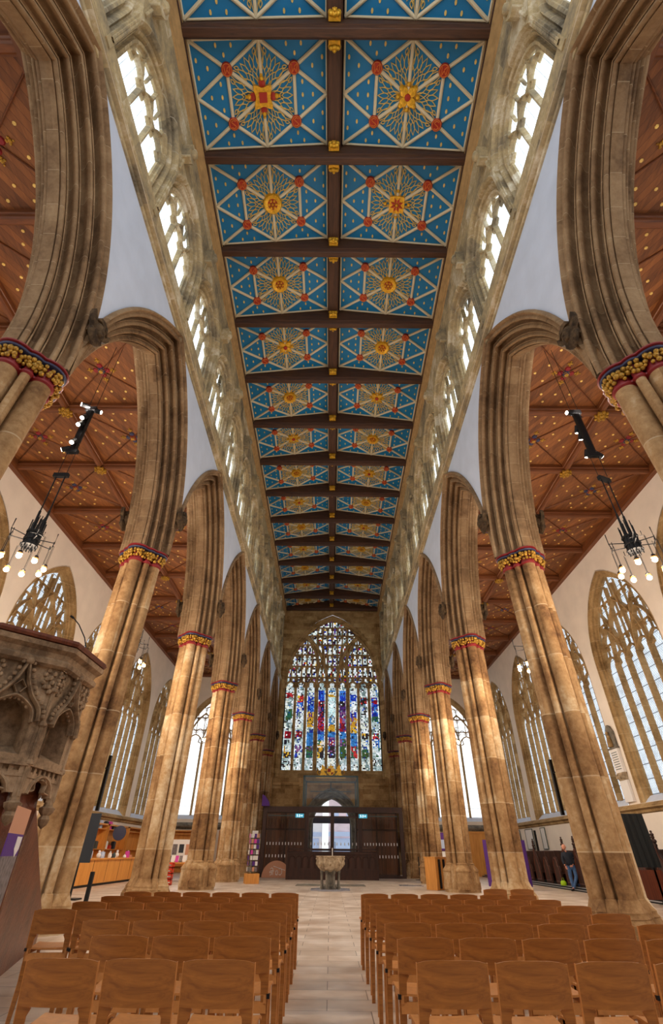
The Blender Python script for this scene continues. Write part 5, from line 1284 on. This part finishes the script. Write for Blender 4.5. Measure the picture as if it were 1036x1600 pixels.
# ------------------------------------------------------------ right aisle: west panelling, banner, board
root = empty('oak_door_panel', (11.4, 45.2, 0), label='plain golden oak partition at the west end of the right aisle', cat='partition')
b = MB(); b.box(-1.9, 0, 0, 1.9, .08, 2.75); b.build('panel', 'oak', root); b = MB(); b.box(-2, -.04, 2.72, 2, .12, 2.85); b.box(-2, -.04, 0, -1.9, .12, 2.75); b.box(1.9, -.04, 0, 2, .12, 2.75); b.build('frame', 'oak', root)
root = empty('poster_board', (7.15, 35.8, 0), label='purple and blue poster on a board between the third and fourth right piers', cat='poster')
b = MB(); b.box(-.3, 0, 1.55, .3, .02, 2.45); b.build('poster', 'purple', root); b = MB(); b.box(-.26, -.01, 1.65, .26, 0, 2.1); b.build('picture', 'winblue', root)
b = MB(); b.box(-.28, 0, .95, .28, .02, 1.5); b.build('notice', 'white', root); b = MB(); b.box(-.32, .02, 0, .32, .05, 2.48); b.build('board', 'midwood', root)
root = empty('purple_banner', (8.95, 29.2, 0), label='curved purple display banner standing behind the second right pier', cat='banner')
b = MB(); b.loft([[(1.2*sin(t), .9-.9*cos(t)*.6-.4, z) for t in [-1.1+2.2*k/12 for k in range(13)]]+[(1.22*sin(t), .92-.9*cos(t)*.6-.4, z) for t in [1.1-2.2*k/12 for k in range(13)]] for z in (.1, 1.98)]); b.build('fabric', 'purple', root)
b = MB(); b.box(-.9, -.1, 0, -.8, .6, .1); b.box(.8, -.1, 0, .9, .6, .1); b.build('foot', 'steel', root)
# pews on a low platform
root = empty('pew_platform', (13.55, 30.5, 0), label='low carpeted platform with pale metal nosings under the pews of the right aisle', cat='platform')
b = MB(); b.box(-1.9, -16, 0, 1.22, 15, .07); b.box(-1.7, -16, .07, 1.22, 15, .14); b.build('deck', 'blackmat', root)
for x, z in ((-1.9, .05), (-1.7, .12)): b = MB(); b.box(x-.015, -16, z, x+.06, 15, z+.025); b.build('nosing', 'stripe', root)
def make_pew(tall):
    root = empty('pew', cat='pew', group='dark carved pews of the right aisle')
    b = MB(); b.box(0, -.03, .1, 2.55, .03, 1.4); b.box(0, -.05, 1.36, 2.55, .05, 1.43); b.build('back', 'darkwood', root)
    b = MB(); b.box(.04, -.5, .42, 2.55, 0, .47); b.build('seat', 'darkwood', root)
    b = MB(); b.box(.04, .22, .82, 2.55, .42, .85); q = b.build('book_ledge', 'stripe' if False else 'midwood', root)
    if tall: out = [(-.52, 0), (.3, 0), (.3, .9), (.24, 1.1), (.12, 1.32), (.06, 1.5), (.1, 1.56), (.05, 1.62), (.0, 1.63), (-.05, 1.62), (-.1, 1.56), (-.06, 1.5), (-.14, 1.3), (-.3, 1.12), (-.36, .9), (-.44, .8), (-.52, .6)]
    else: out = [(-.52, 0), (.28, 0), (.28, .8), (.22, 1.02), (.08, 1.16), (-.08, 1.18), (-.24, 1.1), (-.34, .96), (-.38, .78), (-.46, .7), (-.52, .58)]
    b = MB(); b.prism(out, -.07, .01, lambda u, v, w: (w, u, v)); e = b.build('bench_end', 'darkwood', root)
    b = MB(); b.bar([(u*.78, .12+v*.84) for u, v in out], .03, .03, .08, lambda u, v, w: (-w, u, v), closed=True); b.build('carving', 'midwood', e)
    if tall:
        b = MB()
        for y, z, r in ((0, 1.7, .075), (.09, 1.68, .06), (-.09, 1.68, .06), (0, 1.8, .07), (.05, 1.88, .05), (-.05, 1.88, .05), (0, 1.97, .045)): b.ball((-.03, y, z), r, 8)
        b.build('poppyhead', 'darkwood', e, smooth=50)
    return root
pews = {True: make_pew(True), False: make_pew(False)}; used = set(); 
for k in range(19):
    y = 17.0+1.42*k; tall = k % 3 != 1
    if 11 <= k and k % 2: tall = False
    lab = f'dark carved pew with {"tall poppyhead" if tall else "low rounded"} end, number {k+1} from the camera end of the right aisle row'
    lab = lab.replace(f'number {k+1} from', (o_near(k) if k < 15 else ['sixteenth', 'seventeenth', 'eighteenth', 'nineteenth'][k-15]+' nearest')+' at').replace(' at the camera end of', ' in')
    if tall not in used: used.add(tall); o = pews[tall]; o.location = (12.1, y, .14); o['label'] = lab
    else: o = dup(pews[tall], (12.1, y, .14), 0, lab)
b = MB(); b.prism([(-.17, 0), (.17, 0), (.19, .05), (.17, .1), (-.17, .1), (-.19, .05)], -.13, .13, FN); kn = tag(b.build('kneeler', 'kneeler'), 'x', 'kneeler', 'blue kneelers on the floor between the pews'); f1 = True
for k in range(10):
    for j in range(3):
        o = kn if f1 else kn.copy()
        if not f1: C.objects.link(o)
        f1 = False; o.location = (12.4+j*.55, 16.45+1.42*k, .14); o['label'] = f'blue kneeler, {["outer","middle","wall-side"][j]} one before the {o_near(k)} pew of the right aisle'
root = empty('draped_screen', (10.95, 20.4, 0), label='tall black draped panel standing on the pews behind the nearest full right pier', cat='screen')
b = MB(); rings = []
for z in [1.05, 1.3, 1.6, 2.0, 2.4, 2.62]:
    rings.append([(-.45+.95*k/14+(.05*(2.62-z)), -.06-.03*sin(k*1.9+z), z) for k in range(15)]+[(.5-.95*k/14+(.05*(2.62-z)), .06, z) for k in range(15)])
b.loft(rings); b.build('drape', 'blackmat', root); b = MB(); b.box(-.35, -.05, 0, -.28, .05, 1.1); b.box(.28, -.05, 0, .35, .05, 1.1); b.build('stand', 'iron', root)
b = MB(); b.box(-.5, -.05, .18, .55, .02, .98); o = b.build('wood_panel', 'midwood', root)
# black standing cross and framed boards by the wall
root = empty('standing_cross', (14.1, 39.0, .14), label='black wooden cross on a stand against the right aisle wall', cat='cross')
b = MB(); b.box(-.06, -.06, 0, .06, .06, 2.6); b.box(-.6, -.05, .95, .6, .05, 1.1); b.box(-.3, -.2, 0, .3, .2, .06); b.build('timber', 'iron', root)
for k, (y, w_) in enumerate(((39.2, .8), (42.0, 1.5), (44.3, .6))):
    root = empty('wall_panel', (XA-.03, y, 1.7), -pi/2, f'white memorial board on the right aisle wall, {["nearest","middle","farthest"][k]} of three near the black cross', 'memorial board')
    b = MB(); b.box(-w_/2, -.03, 0, w_/2, .0, 1.2); b.build('sheet', 'white', root); b = MB(); b.bar([(-w_/2, 0), (w_/2, 0), (w_/2, 1.2), (-w_/2, 1.2)], .05, .05, .03, FN, closed=True); b.build('frame', 'steel', root)
# wall memorials between the right aisle windows
def memorial(y, z0, sc, lab, fancy=True):
    root = empty('wall_memorial', (XA-.02, y, z0), -pi/2, lab, 'memorial'); S = sc
    b = MB(); b.box(-.38*S, -.12, .0, .38*S, 0, .95*S); b.build('pilaster', 'white', root)
    b = MB()
    for u in (-.25, 0, .25): b.ball((u*S, -.16, 1.12*S), .13*S, 8)
    b.prism([(-.4*S, 1.3*S), (.4*S, 1.3*S), (.3*S, .95*S), (-.3*S, .95*S)], 0, .16, FN); b.build('carved_bracket', 'font', root)
    b = MB(); b.box(-.4*S, -.14, 1.3*S, .4*S, 0, 2.4*S); q = b.build('tablet', 'white', root)
    b = MB()
    for k in range(8): b.box(-.28*S, -.15, (1.45+k*.11)*S, .28*S, -.14, (1.48+k*.11)*S)
    b.build('inscription', 'steel', q)
    b = MB(); b.box(-.46*S, -.18, 2.4*S, .46*S, 0, 2.48*S); b.prism([(-.38*S, 2.48*S), (.38*S, 2.48*S), (.38*S, 3.2*S), (.2*S, 3.5*S), (0, 3.6*S), (-.2*S, 3.5*S), (-.38*S, 3.2*S)], 0, .1, FN); b.build('canopy', 'grey_stone', root)
    b = MB(); b.ball((0, -.2, 3.18*S), .09*S, 8); b.tube([(0, -.18, 2.5*S), (0, -.18, 2.85*S), (0, -.18, 3.08*S)], [.16*S, .13*S, .07*S], 8); b.build('figure', 'trac', root, smooth=50)
memorial(26.8, 3.5, .97, 'large white marble wall memorial with grey canopy between the near right aisle windows')
memorial(33.7, 3.6, .6, 'small white wall memorial between the second and third right aisle windows')
# ------------------------------------------------------------ the man leaning on a pew end
def skin_obj(name, mat, pts, edges, rad, parent, root_i=0, sub=2):
    me = bpy.data.meshes.new(name); me.from_pydata(pts, edges, []); me.materials.append(M[mat]); o = bpy.data.objects.new(name, me); C.objects.link(o)
    md = o.modifiers.new('Skin', 'SKIN'); ly = me.skin_vertices[0] if me.skin_vertices else None
    if ly is None:
        return o
    for i, r in enumerate(rad): ly.data[i].radius = (r, r) if not isinstance(r, tuple) else r
    ly.data[root_i].use_root = True
    md.use_smooth_shade = True
    s = o.modifiers.new('Sub', 'SUBSURF'); s.levels = sub; s.render_levels = sub
    if parent: o.parent = parent
    return o
def skin_ready(name, pts, edges):
    pass
man = empty('person', (11.72, 28.75, .0), R(-18), 'bald man in dark navy jacket and jeans leaning back on a pew end, legs crossed', 'person')
def skinned(name, mat, pts, edges, rad, parent, root_i=0, sub=2):
    me = bpy.data.meshes.new(name); me.from_pydata(pts, edges, []); me.materials.append(M[mat]); o = bpy.data.objects.new(name, me); C.objects.link(o)
    o.modifiers.new('Skin', 'SKIN').use_smooth_shade = True
    if not me.skin_vertices:
        bpy.context.view_layer.objects.active = o; o.select_set(True)
        try: bpy.ops.mesh.customdata_skin_add()
        except Exception: pass
        o.select_set(False)
    for i, r in enumerate(rad): me.skin_vertices[0].data[i].radius = r if isinstance(r, tuple) else (r, r)
    for i in range(len(rad)): me.skin_vertices[0].data[i].use_root = (i == root_i)
    s = o.modifiers.new('Sub', 'SUBSURF'); s.levels = sub; s.render_levels = sub
    dg = bpy.context.evaluated_depsgraph_get(); ev = o.evaluated_get(dg); m2 = bpy.data.meshes.new_from_object(ev)
    o.modifiers.clear(); o.data = m2; o.parent = parent
    return o
# joints; -y faces the camera, hips lean back (+x) on the bench end
J = [(.12, .1, .93), (.1, .06, 1.15), (.06, .02, 1.38), (.03, 0, 1.5), (.0, -.03, 1.58),          # pelvis..neck
     (.02, .08, .90), (-.02, -.0, .5), (.0, -.12, .09), (-.02, -.3, .04),                           # right leg (image left)
     (.24, .08, .90), (.24, -.1, .52), (-.02, -.28, .1), (-.12, -.44, .04),                           # left leg crossed over
     (-.14, .02, 1.42), (-.2, -.0, 1.16), (-.16, -.16, .96),                                         # right arm
     (.24, .04, 1.42), (.33, .08, 1.15), (.2, -.1, .98)]
JE = [(0, 1), (1, 2), (2, 3), (3, 4), (0, 5), (5, 6), (6, 7), (7, 8), (0, 9), (9, 10), (10, 11), (11, 12), (2, 13), (13, 14), (14, 15), (2, 16), (16, 17), (17, 18)]
JR = [(.13, .1), (.12, .09), (.15, .1), .06, .055, .08, .055, .04, .035, .08, .055, .04, .035, .04, .03, .024, .04, .03, .024]
body = skinned('body', 'skin', J, JE, JR, man)
hx, hy, hz = -.02, -.06, 1.70
b = MB(); b.ball((0, 0, 0), .108, 16, .92, 1., 1.16)
for i, v in enumerate(b.v):
    x, y, z = v
    if z < -.04: x *= 1+(z+.04)*2.; y = y*(1+(z+.03)*1.5)-.01
    b.v[i] = (x, y, z)
b.lathe([(.001, .03), (.012, .02), (.019, -.012), (.008, -.018)], 8, (0, -.108, 0))
for sg in (-1, 1): b.ball((sg*.1, .01, 0), .024, 8, .5, 1, 1.5)
b.ball((0, -.094, -.058), .024, 8, 1.3, .5, .45)
hd = b.build('head', 'skin', man, smooth=60, loc=(hx, hy, hz)); hd.rotation_euler = (0, 0, -.3)
b = MB()
for sg in (-1, 1): b.ball((sg*.034, -.101, .018), .013, 8, 1.2, .6, .7)
b.build('eyes', 'lead', hd)
jk = [(.12, .1, .93), (.1, .06, 1.15), (.06, .02, 1.38), (.03, 0, 1.5), (-.14, .02, 1.42), (-.2, 0, 1.16), (-.17, -.13, .99), (.24, .04, 1.42), (.33, .08, 1.15), (.22, -.07, 1.0)]
skinned('jacket', 'jacket', jk, [(0, 1), (1, 2), (2, 3), (2, 4), (4, 5), (5, 6), (2, 7), (7, 8), (8, 9)], [(.21, .19), (.205, .185), (.22, .2), .105, .095, .075, .05, .095, .075, .05], man)
jn = [(.12, .1, .95), (.02, .08, .88), (-.02, 0, .5), (0, -.12, .06), (.24, .08, .88), (.24, -.1, .52), (-.02, -.28, .07)]
skinned('jeans', 'denim', jn, [(0, 1), (1, 2), (2, 3), (0, 4), (4, 5), (5, 6)], [(.155, .13), .115, .085, .062, .115, .085, .062], man)
for nm, p, q in (('shoe', (.0, -.1, .05), (-.03, -.33, .035)), ('shoe', (-.02, -.27, .05), (-.14, -.48, .035))):
    skinned(nm, 'shoe', [p, tuple((a+b_)/2 for a, b_ in zip(p, q)), q], [(0, 1), (1, 2)], [(.065, .06), (.06, .055), (.05, .04)], man)
for sx, p, d in ((1, (-.16, -.17, .95), Vector((.35, -.3, -.75))), (-1, (.2, -.11, .97), Vector((-.75, -.3, -.2)))):
    d.normalize(); side = d.cross(Vector((0, 1, 0))).normalized(); P = Vector(p)
    pts = [P, P+d*.05]; ed = [(0, 1)]; ra = [.022, (.036, .022)]
    for f in range(4):
        base = len(pts); o_ = side*(.028-.019*f); l = (.036, .042, .039, .03)[f]
        pts += [P+d*.085+o_, P+d*(.085+l)+o_*1.1+Vector((0, -.012, 0)), P+d*(.09+1.75*l)+o_*1.1+Vector((0, .008, -.006))]; ed += [(1, base), (base, base+1), (base+1, base+2)]; ra += [.0105, .009, .008]
    base = len(pts); pts += [P+d*.035+side*.04, P+d*.07+side*.055]; ed += [(1, base), (base, base+1)]; ra += [.011, .009]
    skinned('hand', 'skin', [tuple(v) for v in pts], ed, ra, man, 0, 1)
b = MB(); b.loft([[(r*cos(t)*1.2, r*sin(t)*.6, z) for t in [2*pi*k/12 for k in range(12)]] for r, z in [(.12, 0), (.16, .06), (.15, .2), (.08, .27)]]); b.tube([(-.08, 0, .26), (-.05, 0, .4), (.05, 0, .4), (.08, 0, .26)], .012, 6)
b.v = [(x*.8, y*.8, z*.75) for x, y, z in b.v]; o = b.build('bag', 'lime', smooth=50); o.location = (11.75, 29.9, .14); tag(o, 'small lime green bag on the platform beside the man', 'bag')
# ------------------------------------------------------------ lights, world, camera
def light(name, kind, loc, power, col=(1, .8, .58), rot=None, **k):
    d = bpy.data.lights.new(name, kind); d.energy = power; d.color = col
    for a, v in k.items(): setattr(d, a, v)
    o = bpy.data.objects.new(name, d); C.objects.link(o); o.location = loc
    if rot is not None: o.rotation_euler = rot
    return o
for s, i in CHS:
    x, y = s*(7.42 if i == 0 else 7.3), 9.75+7.15*i
    light('chandelier_light', 'POINT', (x, y, 6.78), CH_W, (1, .8, .6), shadow_soft_size=.45)
    d = Vector((s*.75, .15, .35))
    l = light('aisle_uplight', 'SPOT', (x, y, 12.2), UP_W, (1, .88, .76), spot_size=R(150), spot_blend=1., shadow_soft_size=.2); l.rotation_euler = Vector((s*.5, 0, 1)).to_track_quat('-Z', 'Y').to_euler()
    l = light('nave_spot', 'SPOT', (s*6.9, y, 12.2), SP_W, (1, .92, .82), spot_size=R(120), spot_blend=1., shadow_soft_size=.2); l.rotation_euler = Vector((-s*.8, -.3, -.9)).to_track_quat('-Z', 'Y').to_euler()
w = bpy.data.worlds.new('World'); scn.world = w; w.use_nodes = True; nt = w.node_tree; nt.nodes.clear()
wo = nt.nodes.new('ShaderNodeOutputWorld'); bg = nt.nodes.new('ShaderNodeBackground'); bg.inputs[0].default_value = (.92, .96, 1, 1); bg.inputs[1].default_value = WORLD; L(nt, bg.outputs[0], wo.inputs[0])
cd = bpy.data.cameras.new('Camera'); cam = bpy.data.objects.new('Camera', cd); C.objects.link(cam)
cd.sensor_fit = 'VERTICAL'; cd.sensor_height = 24; cd.lens = 24*729.61/1600; cd.clip_end = 300; cd.clip_start = .05
rt, up, fw = Vector((.99996732, -.00198655, .00783688)), Vector((-.00750064, -.58971254, .80757839)), Vector((-.00301721, .80761078, .58970816))
m4 = Matrix(((rt.x, up.x, -fw.x, .0251), (rt.y, up.y, -fw.y, 0), (rt.z, up.z, -fw.z, 1.3696), (0, 0, 0, 1)))
cam.matrix_world = m4
scn.camera = cam
vs = scn.view_settings; vs.view_transform = 'Standard'; vs.look = 'None'; vs.exposure = EXPO; vs.gamma = 1; vs.use_curve_mapping = False
scn.cycles.use_denoising = True; scn.cycles.max_bounces = 8; scn.cycles.diffuse_bounces = 5; scn.cycles.glossy_bounces = 3; scn.cycles.transparent_max_bounces = 12
scn.cycles.use_light_tree = True; scn.cycles.sample_clamp_indirect = 6; scn.cycles.caustics_reflective = False; scn.cycles.caustics_refractive = False
